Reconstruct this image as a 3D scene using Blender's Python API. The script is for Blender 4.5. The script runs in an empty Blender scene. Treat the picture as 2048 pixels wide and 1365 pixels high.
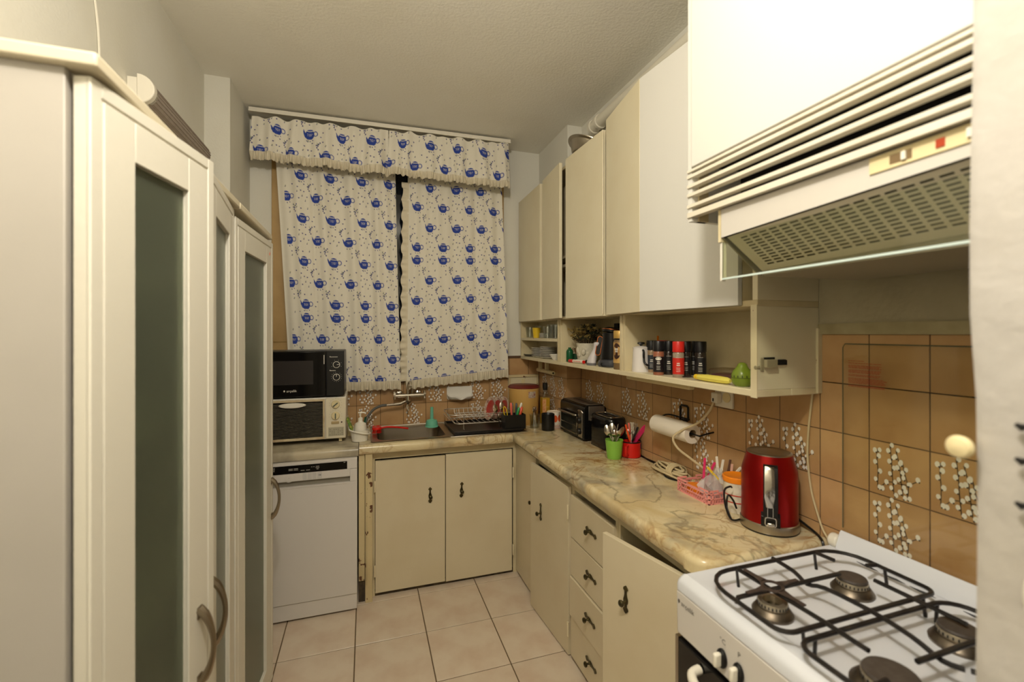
import bpy, math, random
import numpy as np
from mathutils import Vector, Matrix
random.seed(7)
rng = np.random.default_rng(3)
S = bpy.context.scene
COL = S.collection
PI = math.pi

# ---------------------------------------------------------------- camera, world, lights, exposure
cd = bpy.data.cameras.new('camera')
cam = bpy.data.objects.new('camera', cd)
COL.objects.link(cam)
FPX = 890.0
cd.sensor_width = 36.0
cd.lens = FPX * 36.0 / 2048.0
cd.shift_y = -15.5 / 2048.0
cd.clip_start = 0.02
cam.location = (0, 0, 1.47)
cam.rotation_euler = (PI / 2, 0, -math.radians(18.164))
cd.dof.use_dof = True
cd.dof.focus_distance = 2.3
cd.dof.aperture_fstop = 2.4
S.camera = cam

W = bpy.data.worlds.new('night')
S.world = W
W.use_nodes = True
W.node_tree.nodes['Background'].inputs[0].default_value = (0.25, 0.33, 0.5, 1)
W.node_tree.nodes['Background'].inputs[1].default_value = 0.012

ld = bpy.data.lights.new('ceiling_lamp', 'POINT')
ld.energy = 46
ld.color = (1.0, 0.935, 0.83)
ld.shadow_soft_size = 0.07
lo = bpy.data.objects.new('ceiling_lamp', ld)
lo.location = (0.0, 0.22, 2.48)
COL.objects.link(lo)

S.view_settings.view_transform = 'Standard'
S.view_settings.look = 'None'
S.view_settings.gamma = 1.0
S.view_settings.use_curve_mapping = False
S.view_settings.exposure = 0.35

# ---------------------------------------------------------------- helpers
def lin(c):
    out = []
    for v in c[:3]:
        v = v / 255.0
        out.append(v / 12.92 if v <= 0.04045 else ((v + 0.055) / 1.055) ** 2.4)
    return tuple(out) + (1.0,)

class MB:
    """collects faces; builds ONE mesh object"""
    def __init__(s): s.v = []; s.f = []; s.m = []
    def add(s, vs, fs, m=0, M=None):
        o = len(s.v)
        for p in vs:
            p = Vector(p)
            if M is not None: p = M @ p
            s.v.append(tuple(p))
        for f in fs:
            s.f.append(tuple(i + o for i in f)); s.m.append(m)
        return s
    def box(s, x0, y0, z0, x1, y1, z1, m=0, M=None):
        if x0 > x1: x0, x1 = x1, x0
        if y0 > y1: y0, y1 = y1, y0
        if z0 > z1: z0, z1 = z1, z0
        vs = [(x0,y0,z0),(x1,y0,z0),(x1,y1,z0),(x0,y1,z0),(x0,y0,z1),(x1,y0,z1),(x1,y1,z1),(x0,y1,z1)]
        fs = [(0,3,2,1),(4,5,6,7),(0,1,5,4),(1,2,6,5),(2,3,7,6),(3,0,4,7)]
        return s.add(vs, fs, m, M)
    def prism(s, poly, d0, d1, axis='y', m=0, M=None):
        """poly is a 2-D outline, counter-clockwise; extruded along axis"""
        n = len(poly)
        def P(a, b, d):
            if axis == 'y': return (a, d, b)
            if axis == 'x': return (d, a, b)
            return (a, b, d)
        vs = [P(a, b, d0) for a, b in poly] + [P(a, b, d1) for a, b in poly]
        fs = [tuple(range(n)), tuple(range(2*n-1, n-1, -1))]
        for i in range(n):
            j = (i + 1) % n
            fs.append((j, i, i + n, j + n))
        return s.add(vs, fs, m, M)
    def tube(s, path, r, n=8, closed=False, m=0, M=None, rs=None, flat=1.0):
        P = [Vector(p) for p in path]; k = len(P)
        T = []
        for i in range(k):
            a = P[(i-1) % k] if (closed or i > 0) else P[i]
            b = P[(i+1) % k] if (closed or i < k-1) else P[i]
            t = (b - a); T.append(t.normalized() if t.length > 1e-9 else Vector((0,0,1)))
        up = Vector((0,0,1)) if abs(T[0].z) < 0.9 else Vector((1,0,0))
        N = (up - T[0] * up.dot(T[0])).normalized()
        vs = []
        for i in range(k):
            N = (N - T[i] * N.dot(T[i]))
            N = N.normalized() if N.length > 1e-6 else Vector((1,0,0))
            B = T[i].cross(N)
            rr = rs[i] if rs else r
            for j in range(n):
                a = 2 * PI * j / n
                vs.append(P[i] + N * (math.cos(a) * rr) + B * (math.sin(a) * rr * flat))
        fs = []
        for i in range(k if closed else k - 1):
            i2 = (i + 1) % k
            for j in range(n):
                j2 = (j + 1) % n
                fs.append((i*n+j, i*n+j2, i2*n+j2, i2*n+j))
        if not closed:
            fs.append(tuple(range(n-1, -1, -1)))
            fs.append(tuple(range((k-1)*n, k*n)))
        return s.add(vs, fs, m, M)
    def lathe(s, prof, c=(0,0,0), n=24, m=0, M=None, sx=1.0, sy=1.0):
        vs = []; fs = []; rings = []
        for r, z in prof:
            if r < 1e-6:
                vs.append((c[0], c[1], c[2]+z)); rings.append([len(vs)-1])
            else:
                b = len(vs)
                for j in range(n):
                    a = 2*PI*j/n
                    vs.append((c[0]+r*sx*math.cos(a), c[1]+r*sy*math.sin(a), c[2]+z))
                rings.append(list(range(b, b+n)))
        for A, B in zip(rings[:-1], rings[1:]):
            if len(A) == 1 and len(B) == 1: continue
            for j in range(n):
                k = (j+1) % n
                if len(A) == 1: fs.append((A[0], B[k], B[j]))
                elif len(B) == 1: fs.append((A[j], A[k], B[0]))
                else: fs.append((A[j], A[k], B[k], B[j]))
        return s.add(vs, fs, m, M)
    def ball(s, c, rx, ry=None, rz=None, n=12, m=0, M=None):
        ry = rx if ry is None else ry; rz = rx if rz is None else rz
        k = max(6, n//2 + 2)
        prof = [(math.sin(PI*i/k), -math.cos(PI*i/k)) for i in range(k+1)]
        prof[0] = (0, -1); prof[-1] = (0, 1)
        L = Matrix.Translation(c) @ Matrix.Diagonal((rx, ry, rz, 1))
        if M is not None: L = M @ L
        return s.lathe(prof, (0,0,0), n, m, L)
    def rect(s, a, b, c, d, m=0, M=None): return s.add([a, b, c, d], [(0,1,2,3)], m, M)
    def text(s, txt, size, M, m=0, align='LEFT'):
        cu = bpy.data.curves.new('t', 'FONT'); cu.body = txt; cu.size = size; cu.align_x = align
        cu.resolution_u = 2
        ob = bpy.data.objects.new('t', cu); COL.objects.link(ob)
        me = bpy.data.meshes.new_from_object(ob.evaluated_get(bpy.context.evaluated_depsgraph_get()))
        vs = [tuple(v.co) for v in me.vertices]; fs = [tuple(p.vertices) for p in me.polygons]
        bpy.data.objects.remove(ob); bpy.data.curves.remove(cu); bpy.data.meshes.remove(me)
        return s.add(vs, fs, m, M)
    def mesh(s, name, mats):
        me = bpy.data.meshes.new(name)
        me.from_pydata(s.v, [], s.f)
        for mt in mats: me.materials.append(mt)
        if len(mats) > 1: me.polygons.foreach_set('material_index', s.m)
        return me
    def build(s, name, mats, parent=None, loc=(0,0,0), rotz=0.0, bevel=0.0, seg=2, sharp=38, label=None, smooth=True, rot=None):
        if not isinstance(mats, (list, tuple)): mats = [mats]
        me = s.mesh(name, mats)
        return link(name, me, parent, loc, rotz, bevel, seg, sharp, label, smooth, rot)

def link(name, me, parent=None, loc=(0,0,0), rotz=0.0, bevel=0.0, seg=2, sharp=38, label=None, smooth=True, rot=None):
    if smooth and me.users == 0:
        me.polygons.foreach_set('use_smooth', [True]*len(me.polygons))
        me.set_sharp_from_angle(angle=math.radians(sharp))
    o = bpy.data.objects.new(name, me)
    COL.objects.link(o)
    o.location = loc; o.rotation_euler = rot if rot else (0, 0, rotz)
    if parent is not None: o.parent = parent
    if bevel > 0:
        b = o.modifiers.new('bevel', 'BEVEL'); b.width = bevel; b.segments = seg
        b.limit_method = 'ANGLE'; b.angle_limit = math.radians(40); b.harden_normals = False
    if label: o['label'] = label
    return o

def tag(o, label, cat, group=None):
    o['label'] = label; o['category'] = cat
    if group: o['group'] = group
    return o
def thing(name, label, cat, loc=(0,0,0), rotz=0.0, group=None):
    o = bpy.data.objects.new(name, None); COL.objects.link(o)
    o.empty_display_size = 0.05
    o.location = loc; o.rotation_euler = (0, 0, rotz)
    return tag(o, label, cat, group)
def struct(o): o['kind'] = 'structure'; return o
def T(x, y, z): return Matrix.Translation((x, y, z))
def RX(a): return Matrix.Rotation(a, 4, 'X')
def RY(a): return Matrix.Rotation(a, 4, 'Y')
def RZ(a): return Matrix.Rotation(a, 4, 'Z')
def arc(cx, cy, r, a0, a1, n):
    return [(cx + r*math.cos(a0+(a1-a0)*i/n), cy + r*math.sin(a0+(a1-a0)*i/n)) for i in range(n+1)]
def rrect(x0, y0, x1, y1, r, n=5):
    return (arc(x0+r, y0+r, r, PI, 1.5*PI, n) + arc(x1-r, y0+r, r, 1.5*PI, 2*PI, n)
            + arc(x1-r, y1-r, r, 0, PI/2, n) + arc(x0+r, y1-r, r, PI/2, PI, n))
def spline(pts, n=8):
    P = [Vector(p) for p in pts]; out = []
    for i in range(len(P)-1):
        p0 = P[max(i-1, 0)]; p1 = P[i]; p2 = P[i+1]; p3 = P[min(i+2, len(P)-1)]
        for k in range(n):
            t = k/n
            out.append(0.5*((2*p1) + (p2-p0)*t + (2*p0-5*p1+4*p2-p3)*t*t + (3*p1-p0-3*p2+p3)*t*t*t))
    out.append(P[-1]); return out

# ---------------------------------------------------------------- materials
MATS = {}
def mat(name, rgb, rough=0.5, metal=0.0, spec=0.5, vary=None, bump=None, trans=0.0, ior=1.45, coat=0.0, objvar=0.0, emit=None, alpha=1.0):
    """vary=(scale, rgb2, amount)  bump=(scale, strength)"""
    if name in MATS: return MATS[name]
    m = bpy.data.materials.new(name); m.use_nodes = True
    nt = m.node_tree; N = nt.nodes; L = nt.links
    p = N['Principled BSDF']
    p.inputs['Base Color'].default_value = lin(rgb)
    p.inputs['Roughness'].default_value = rough
    p.inputs['Metallic'].default_value = metal
    p.inputs['Specular IOR Level'].default_value = spec
    p.inputs['IOR'].default_value = ior
    p.inputs['Transmission Weight'].default_value = trans
    p.inputs['Coat Weight'].default_value = coat
    p.inputs['Alpha'].default_value = alpha
    tc = N.new('ShaderNodeTexCoord')
    last = None
    if vary:
        nz = N.new('ShaderNodeTexNoise'); nz.inputs['Scale'].default_value = vary[0]; nz.inputs['Detail'].default_value = 5
        L.new(tc.outputs['Object'], nz.inputs['Vector'])
        rp = N.new('ShaderNodeValToRGB')
        rp.color_ramp.elements[0].position = 0.42; rp.color_ramp.elements[1].position = 0.72
        rp.color_ramp.elements[0].color = (0,0,0,1); rp.color_ramp.elements[1].color = (vary[2],)*3 + (1,)
        L.new(nz.outputs['Fac'], rp.inputs['Fac'])
        mx = N.new('ShaderNodeMix'); mx.data_type = 'RGBA'
        mx.inputs[6].default_value = lin(rgb); mx.inputs[7].default_value = lin(vary[1])
        L.new(rp.outputs['Color'], mx.inputs[0])
        last = mx.outputs[2]
    if objvar > 0:
        oi = N.new('ShaderNodeObjectInfo')
        mr = N.new('ShaderNodeMapRange'); mr.inputs[3].default_value = 1-objvar; mr.inputs[4].default_value = 1+objvar
        L.new(oi.outputs['Random'], mr.inputs[0])
        hs = N.new('ShaderNodeHueSaturation')
        L.new(mr.outputs[0], hs.inputs['Value'])
        if last: L.new(last, hs.inputs['Color'])
        else: hs.inputs['Color'].default_value = lin(rgb)
        last = hs.outputs['Color']
    if last: L.new(last, p.inputs['Base Color'])
    if bump:
        nb = N.new('ShaderNodeTexNoise'); nb.inputs['Scale'].default_value = bump[0]; nb.inputs['Detail'].default_value = 6
        L.new(tc.outputs['Object'], nb.inputs['Vector'])
        bp = N.new('ShaderNodeBump'); bp.inputs['Strength'].default_value = bump[1]; bp.inputs['Distance'].default_value = 0.01
        L.new(nb.outputs['Fac'], bp.inputs['Height'])
        L.new(bp.outputs['Normal'], p.inputs['Normal'])
    if emit:
        p.inputs['Emission Color'].default_value = lin(emit[0]); p.inputs['Emission Strength'].default_value = emit[1]
    MATS[name] = m
    return m

def marble_mat():
    m = bpy.data.materials.new('marble'); m.use_nodes = True
    nt = m.node_tree; N = nt.nodes; L = nt.links; p = N['Principled BSDF']
    p.inputs['Roughness'].default_value = 0.22
    tc = N.new('ShaderNodeTexCoord')
    def noise(scale, det=5, dist=0.0, off=(0,0,0)):
        mp = N.new('ShaderNodeMapping'); mp.inputs['Location'].default_value = off
        L.new(tc.outputs['Object'], mp.inputs['Vector'])
        n = N.new('ShaderNodeTexNoise'); n.inputs['Scale'].default_value = scale
        n.inputs['Detail'].default_value = det; n.inputs['Distortion'].default_value = dist
        L.new(mp.outputs[0], n.inputs['Vector']); return n.outputs['Fac']
    def ramp(src, stops):
        r = N.new('ShaderNodeValToRGB'); e = r.color_ramp.elements
        while len(e) < len(stops): e.new(0.5)
        for el, (pos, val) in zip(e, stops): el.position = pos; el.color = (val, val, val, 1)
        L.new(src, r.inputs['Fac']); return r.outputs['Color']
    def mul(a, b):
        q = N.new('ShaderNodeMath'); q.operation = 'MULTIPLY'; L.new(a, q.inputs[0]); L.new(b, q.inputs[1]); return q.outputs[0]
    def mix(fac, a, b):
        x = N.new('ShaderNodeMix'); x.data_type = 'RGBA'; L.new(fac, x.inputs[0])
        if isinstance(a, tuple): x.inputs[6].default_value = a
        else: L.new(a, x.inputs[6])
        x.inputs[7].default_value = b; return x.outputs[2]
    c = mix(ramp(noise(3.0, 4, 0.5), [(0.35, 0), (0.7, 1)]), lin((226, 210, 166)), lin((214, 198, 160)))
    c = mix(ramp(noise(5.0, 6, 1.0, (3,1,0)), [(0.46, 0), (0.68, 0.75)]), c, lin((204, 176, 122)))
    c = mix(ramp(noise(4.2, 7, 0.8, (7,2,1)), [(0.50, 0), (0.70, 0.75)]), c, lin((140, 132, 116)))
    area = ramp(noise(2.1, 3, 0.0, (1,5,2)), [(0.42, 0.04), (0.64, 1)])
    v1 = ramp(noise(3.0, 6, 0.9, (2,9,4)), [(0.478, 0), (0.498, 0.75), (0.502, 0.75), (0.522, 0)])
    c = mix(mul(v1, area), c, lin((150, 100, 48)))
    v2 = ramp(noise(1.5, 7, 0.7, (11,3,6)), [(0.491, 0), (0.499, 0.5), (0.501, 0.5), (0.509, 0)])
    c = mix(v2, c, lin((84, 70, 52)))
    v3 = ramp(noise(8.0, 6, 1.8, (4,4,8)), [(0.47, 0), (0.5, 0.7), (0.53, 0)])
    c = mix(mul(v3, area), c, lin((160, 112, 52)))
    L.new(c, p.inputs['Base Color'])
    return m
MARBLE = marble_mat()

def worn_paint(name, rgb, chip, chips=0.62, grime=(150, 128, 84)):
    m = bpy.data.materials.new(name); m.use_nodes = True
    nt = m.node_tree; N = nt.nodes; L = nt.links; p = N['Principled BSDF']
    p.inputs['Roughness'].default_value = 0.38
    tc = N.new('ShaderNodeTexCoord')
    def nz(scale, a, b, hi, off):
        mp = N.new('ShaderNodeMapping'); mp.inputs['Location'].default_value = off
        L.new(tc.outputs['Object'], mp.inputs['Vector'])
        n = N.new('ShaderNodeTexNoise'); n.inputs['Scale'].default_value = scale; n.inputs['Detail'].default_value = 6
        L.new(mp.outputs[0], n.inputs['Vector'])
        r = N.new('ShaderNodeValToRGB'); e = r.color_ramp.elements
        e[0].position = a; e[1].position = b; e[0].color = (0,0,0,1); e[1].color = (hi, hi, hi, 1)
        L.new(n.outputs['Fac'], r.inputs['Fac']); return r.outputs['Color']
    x = N.new('ShaderNodeMix'); x.data_type = 'RGBA'; L.new(nz(4, 0.45, 0.75, 0.5, (0,0,0)), x.inputs[0])
    x.inputs[6].default_value = lin(rgb); x.inputs[7].default_value = lin(grime)
    y = N.new('ShaderNodeMix'); y.data_type = 'RGBA'; L.new(nz(22, chips, chips+0.015, 1.0, (5,3,1)), y.inputs[0])
    L.new(x.outputs[2], y.inputs[6]); y.inputs[7].default_value = lin(chip)
    L.new(y.outputs[2], p.inputs['Base Color'])
    return m

WALL = mat('wall_plaster', (222, 219, 207), 0.75, spec=0.25, vary=(2.5, (210, 204, 184), 0.5), bump=(120, 0.12))
CEIL = mat('ceiling_plaster', (243, 240, 230), 0.8, spec=0.2, vary=(2.0, (234, 229, 214), 0.6), bump=(90, 0.22))
CREAM = mat('cream_paint', (226, 216, 186), 0.34, spec=0.4, vary=(5, (212, 196, 158), 0.35))
CREAMD = mat('cream_paint_aged', (216, 202, 164), 0.38, spec=0.4, vary=(6, (184, 162, 112), 0.5))
WHITE_CAB = mat('white_lacquer', (216, 213, 204), 0.3, spec=0.45)
CHIPPED = worn_paint('chipped_paint', (212, 194, 150), (96, 58, 34))
EDGE_CREAM = worn_paint('edge_paint', (222, 210, 176), (150, 100, 62), 0.69, (204, 186, 144))
DARK = mat('dark_gap', (22, 18, 14), 0.8)
GRIME = mat('dark_grime', (66, 56, 42), 0.8, vary=(30, (110, 94, 66), 0.8))
WOODIN = mat('raw_wood', (134, 98, 60), 0.7, vary=(14, (98, 66, 38), 0.7))
TILE = mat('brown_wall_tile', (192, 154, 108), 0.2, spec=0.5, vary=(7, (164, 122, 80), 0.7), objvar=0.06)
GROUT = mat('brown_grout', (96, 72, 50), 0.85, vary=(20, (60, 46, 34), 0.7))
FTILE = mat('floor_tile', (220, 204, 182), 0.3, vary=(7, (198, 168, 142), 0.6), objvar=0.03)
FGROUT = mat('floor_grout', (112, 94, 70), 0.9)
PRINTW = mat('blossom_white', (236, 230, 220), 0.3)
PRINTS = mat('blossom_stem', (62, 46, 34), 0.4)
STEEL = mat('brushed_steel', (176, 168, 154), 0.3, metal=1.0, bump=(60, 0.03))
CHROME = mat('chrome', (208, 202, 192), 0.12, metal=1.0)
NICKEL = mat('satin_nickel', (150, 138, 120), 0.38, metal=1.0)
BRASS = mat('antique_brass', (72, 66, 46), 0.38, metal=0.85, vary=(60, (128, 116, 76), 0.7))
BLACK = mat('black_plastic', (20, 19, 18), 0.35)
BLACKG = mat('black_gloss', (13, 12, 12), 0.1)
BLACKM = mat('black_enamel', (28, 25, 24), 0.4, vary=(40, (60, 52, 46), 0.5))
WHITEP = mat('white_plastic', (232, 226, 210), 0.35)
WHITEE = mat('white_enamel', (224, 226, 231), 0.14, spec=0.6)
APPL = mat('appliance_white', (216, 210, 202), 0.35)
IVORY = mat('ivory_plastic', (224, 208, 162), 0.4)
RED = mat('red_plastic', (214, 34, 26), 0.3)
GREEN = mat('green_plastic', (120, 178, 58), 0.35)
TEAL = mat('teal_plastic', (112, 190, 160), 0.4)
ORANGE = mat('orange_plastic', (244, 138, 24), 0.35)
YELLOW = mat('yellow_plastic', (226, 190, 40), 0.4)
PINK = mat('pink_plastic', (240, 158, 150), 0.45)
HOTPINK = mat('hot_pink_plastic', (224, 50, 108), 0.4)
CABLEW = mat('beige_cable', (204, 186, 146), 0.5)
GLASS = mat('clear_glass', (250, 252, 250), 0.02, trans=1.0, ior=1.45)
def thin_glass(name, tint, refl=0.07):
    m = bpy.data.materials.new(name); m.use_nodes = True
    nt = m.node_tree; N = nt.nodes; N.remove(N['Principled BSDF'])
    t = N.new('ShaderNodeBsdfTransparent'); t.inputs[0].default_value = lin(tint)
    g = N.new('ShaderNodeBsdfGlossy'); g.inputs['Roughness'].default_value = 0.05
    x = N.new('ShaderNodeMixShader'); x.inputs[0].default_value = refl
    nt.links.new(t.outputs[0], x.inputs[1]); nt.links.new(g.outputs[0], x.inputs[2])
    nt.links.new(x.outputs[0], N['Material Output'].inputs[0]); return m
THINGLASS = thin_glass('thin_glass', (250, 252, 250), 0.13)
PANE = mat('window_glass', (22, 26, 32), 0.05, spec=0.6)
FROST = mat('frosted_glass', (176, 184, 162), 0.3, trans=0.9, ior=1.25)
PORC = mat('porcelain', (228, 224, 214), 0.2)
PAPER = mat('paper', (236, 226, 208), 0.9, bump=(150, 0.1))
CLOTHW = mat('ruffle_cloth', (214, 204, 180), 0.9)

def cloth_print():
    m = bpy.data.materials.new('teapot_cloth'); m.use_nodes = True
    nt = m.node_tree; p = nt.nodes['Principled BSDF']; p.inputs['Roughness'].default_value = 0.85
    a = nt.nodes.new('ShaderNodeVertexColor'); a.layer_name = 'print'
    nt.links.new(a.outputs['Color'], p.inputs['Base Color'])
    n = nt.nodes.new('ShaderNodeTexNoise'); n.inputs['Scale'].default_value = 260
    tc = nt.nodes.new('ShaderNodeTexCoord'); nt.links.new(tc.outputs['Object'], n.inputs['Vector'])
    b = nt.nodes.new('ShaderNodeBump'); b.inputs['Strength'].default_value = 0.12
    nt.links.new(n.outputs['Fac'], b.inputs['Height']); nt.links.new(b.outputs['Normal'], p.inputs['Normal'])
    return m
PRINT = cloth_print()

# ---------------------------------------------------------------- room measures (metres)
XL, XR, YB, ZC, YF = -0.78, 1.30, 3.04, 2.785, -1.5
CT = 0.862            # worktop height
# ---- floor
fl = struct(MB().box(XL-0.1, YF, -0.06, XR+0.1, YB+0.1, -0.003).build('floor', FGROUT, smooth=False))
FT = 0.3315
def slab_tile(w, d, th, c=0.0015):
    b = MB()
    vs = [(-w/2,-d/2,-th),(w/2,-d/2,-th),(w/2,d/2,-th),(-w/2,d/2,-th),
          (-w/2,-d/2,-c),(w/2,-d/2,-c),(w/2,d/2,-c),(-w/2,d/2,-c),
          (-w/2+c,-d/2+c,0),(w/2-c,-d/2+c,0),(w/2-c,d/2-c,0),(-w/2+c,d/2-c,0)]
    fs = [(8,9,10,11)]
    for i in range(4):
        j = (i+1) % 4
        fs += [(i, j, j+4, i+4), (i+4, j+4, j+8, i+8)]
    return b.add(vs, fs)
ft_me = slab_tile(FT-0.005, FT-0.005, 0.006).mesh('tile', [FTILE])
for ix in range(-2, 3):
    for iy in range(-5, 3):
        cx = -0.049 + FT*(ix+0.5); cy = 2.213 + FT*(iy+0.5)
        if cx - FT/2 < XL-0.02 or cx > 1.0: continue
        link('tile', ft_me, fl, (cx, cy, 0.0), smooth=False)
# ---- ceiling
struct(MB().box(XL-0.1, YF, ZC, XR+0.1, YB+0.1, ZC+0.1).build('ceiling', CEIL, smooth=False))
# ---- walls
wl = MB().box(XL-0.1, YF, 0, XL, YB+0.1, ZC); wl.box(XL, 2.63, 0, -0.665, YB, ZC)
struct(wl.build('wall_left', WALL, smooth=False))
wb = MB(); OX0, OX1, OZ0, OZ1 = -0.545, 0.93, 1.36, 2.62
wb.box(XL, YB, 0, OX0, YB+0.1, ZC); wb.box(OX1, YB, 0, XR, YB+0.1, ZC)
wb.box(OX0, YB, 0, OX1, YB+0.1, OZ0); wb.box(OX0, YB, OZ1, OX1, YB+0.1, ZC)
wall_back = struct(wb.build('wall_back', WALL, smooth=False))
wr = MB().box(XR+0.006, YF, 0, XR+0.1, YB+0.1, ZC); wr.box(1.206, 2.556, 0, XR+0.006, YB, ZC)
wr.box(XR-0.002, 0.33, 1.468, XR+0.006, 0.99, ZC)
wall_right = struct(wr.build('wall_right', WALL, smooth=False))
struct(MB().box(XL-0.1, YF-0.1, 0, XR+0.1, YF, ZC).build('wall_front', WALL, smooth=False))
# plaster edge over the tiles behind the cooker
struct(MB().prism([(0.33,1.467),(0.985,1.467),(0.985,1.497),(0.8,1.50),(0.6,1.498),(0.33,1.502)], XR-0.008, XR+0.004, 'x').build('trim_1',
       mat('old_plaster', (176, 164, 128), 0.8, vary=(12, (140, 128, 92), 0.6)), smooth=False))
struct(MB().box(1.284, 0.978, 1.29, XR+0.002, 0.994, 1.485).build('trim_2', EDGE_CREAM, smooth=False))
struct(MB().box(XR-0.0035, 0.33, 1.495, XR+0.004, 0.985, 1.75).build('trim_shade', mat('dingy_shaded_plaster', (176, 166, 138), 0.8, vary=(4, (150, 138, 108), 0.6), bump=(60, 0.2)), smooth=False))  # added thin board: dirt and the shade under the hood put into its colour
# wall stub in the right foreground
sb = MB(); pr = []
for i in range(29):
    z = ZC*i/28
    e = 0.672 + 0.004*math.sin(z*3.1) + 0.003*math.sin(z*11)
    if z < 1.46: e += 0.008
    pr.append((e, z))
vs = []; fs = []
for e, z in pr:
    vs += [(e+0.012, 0.15, z), (e+0.001, 0.318, z), (e+0.006, 0.328, z), (1.31, 0.328, z), (1.31, 0.15, z)]
for i in range(28):
    for j in range(5):
        k = (j+1) % 5
        fs.append((i*5+j, i*5+k, (i+1)*5+k, (i+1)*5+j)[::-1])
sb.add(vs, fs)
struct(sb.build('wall_stub', mat('stub_plaster', (190, 185, 178), 0.7, vary=(3, (178, 170, 154), 0.5), bump=(14, 0.5)), sharp=60))

# ---- wall tiles with willow blossom prints
TP = 0.1375; ZP = 0.1425
tile_me = {}
def wall_tile_mesh(w, h):
    k = (round(w, 3), round(h, 3))
    if k not in tile_me:
        b = slab_tile(w-0.0022, h-0.0022, 0.004, 0.001)
        b2 = MB().add(b.v, b.f, 0, RX(PI/2))
        tile_me[k] = b2.mesh('tile', [TILE])
    return tile_me[k]
def blossom_mesh():
    b = MB(); r = random.Random(5)
    stems = [[(-0.047,-0.052),(-0.046,-0.01),(-0.049,0.03),(-0.047,0.05)],
             [(-0.008,-0.06),(-0.012,-0.01),(-0.014,0.03),(-0.018,0.066)],
             [(0.012,-0.058),(0.008,-0.02),(0.004,0.02),(-0.004,0.056)],
             [(-0.04,-0.05),(-0.02,-0.03),(0.02,-0.026),(0.05,-0.005)],
             [(0.022,-0.058),(0.024,-0.03),(0.016,0.0),(0.012,0.024)]]
    y0 = -0.0004
    for st in stems:
        pts = [Vector((x, y0, z)) for x, z in st]; pts = spline(pts, 3)
        for p, q in zip(pts[:-1], pts[1:]):
            d = (q-p).normalized(); n = Vector((-d.z, 0, d.x))*0.0010
            b.add([p-n, q-n, q+n, p+n], [(0,1,2,3)], 1)
    bl = []
    for st, cnt in zip(stems, (7, 9, 9, 4, 6)):
        pts = spline([Vector((x, 0, z)) for x, z in st], 6)
        for i in range(cnt):
            p = pts[int(i*(len(pts)-1)/max(1, cnt-1))]
            s = -1 if i % 2 else 1
            bl.append((p.x + s*0.0052, p.z + r.uniform(-0.002, 0.003), s))
    for k, (x, z, s) in enumerate(bl):
        w = r.uniform(0.0054, 0.0066); yy = y0-0.0003-0.00001*k
        vs = [(x+w*0.85*math.cos(a), yy, z+w*1.15*math.sin(a)) for a in [2*PI*i/8 for i in range(8)]]
        b.add(vs, [tuple(range(8))], 0)
        c = (x - s*0.003, z - 0.0056)
        vs = [(c[0]+0.0021*math.cos(a), yy-0.00001, c[1]+0.0021*math.sin(a)) for a in [2*PI*i/5 for i in range(5)]]
        b.add(vs, [tuple(range(5))], 1)
    return b.mesh('blossom_print', [PRINTW, PRINTS])
BLM = blossom_mesh()
def put_tile(wall, x, y, z, w, h, rotz, deco=False):
    t = link('tile', wall_tile_mesh(w, h), wall, (x, y, z), rotz, smooth=False)
    if deco: link('blossom_print', BLM, t, (0, 0, 0), smooth=False)
# right wall: columns counted from y = .985, rows from z = .8975
decoR = {(0,1),(1,1),(3,1),(3,0),(4,1),(6,1),(7,1),(9,1),(10,1),(-2,1),(-2,0),(-3,1),(-5,0)}
for k in range(-5, 12):
    yc = 0.985 + TP*(k+0.5); w = TP
    if k == 11: yc = (0.985+TP*11 + 2.55)/2; w = 2.55 - 0.985 - TP*11
    for r in range(-1, 5 if k > -1 else 4):
        if k >= 0 and r > 2: continue
        put_tile(wall_right, XR, yc, 0.8975+ZP*(r+0.5), w, ZP, -PI/2, (k, r) in decoR)
for r in range(-1, 3):
    put_tile(wall_right, 1.25, 2.55, 0.8975+ZP*(r+0.5), 0.1, ZP, 0)
    for k in range(4):
        w = TP if k < 3 else 3.03-2.55-3*TP
        yc = 2.55 + TP*k + w/2
        put_tile(wall_right, 1.20, yc, 0.8975+ZP*(r+0.5), w, ZP, -PI/2, (k, r) in {(0,1),(1,1),(1,0),(2,1)})
g = MB().box(XR+0.0008, 0.33, 0.74, XR+0.007, 2.556, 1.327); g.box(XR+0.0008, 0.33, 1.32, XR+0.007, 0.99, 1.47)
g.box(1.2008, 2.5508, 0.74, XR+0.007, YB, 1.327)
g.build('grout', GROUT, wall_right, smooth=False)
BP = 0.1472
decoB = {(-1,1),(0,1),(0,0),(3,1),(2,0),(5,0),(5,1),(6,1),(-1,0)}
for k in range(-4, 9):
    x0 = -0.058 + BP*k; x1 = min(x0+BP, 1.199); x0 = max(x0, -0.664)
    if x1-x0 < 0.02: continue
    for r in range(-1, 3):
        put_tile(wall_back, (x0+x1)/2, 3.03, 0.857+0.1445*(r+0.5), x1-x0, 0.1445, 0, (k, r) in decoB)
MB().box(-0.665, 3.0308, 0.70, 1.2, 3.045, 1.308).build('grout', GROUT, wall_back, smooth=False)
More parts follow.
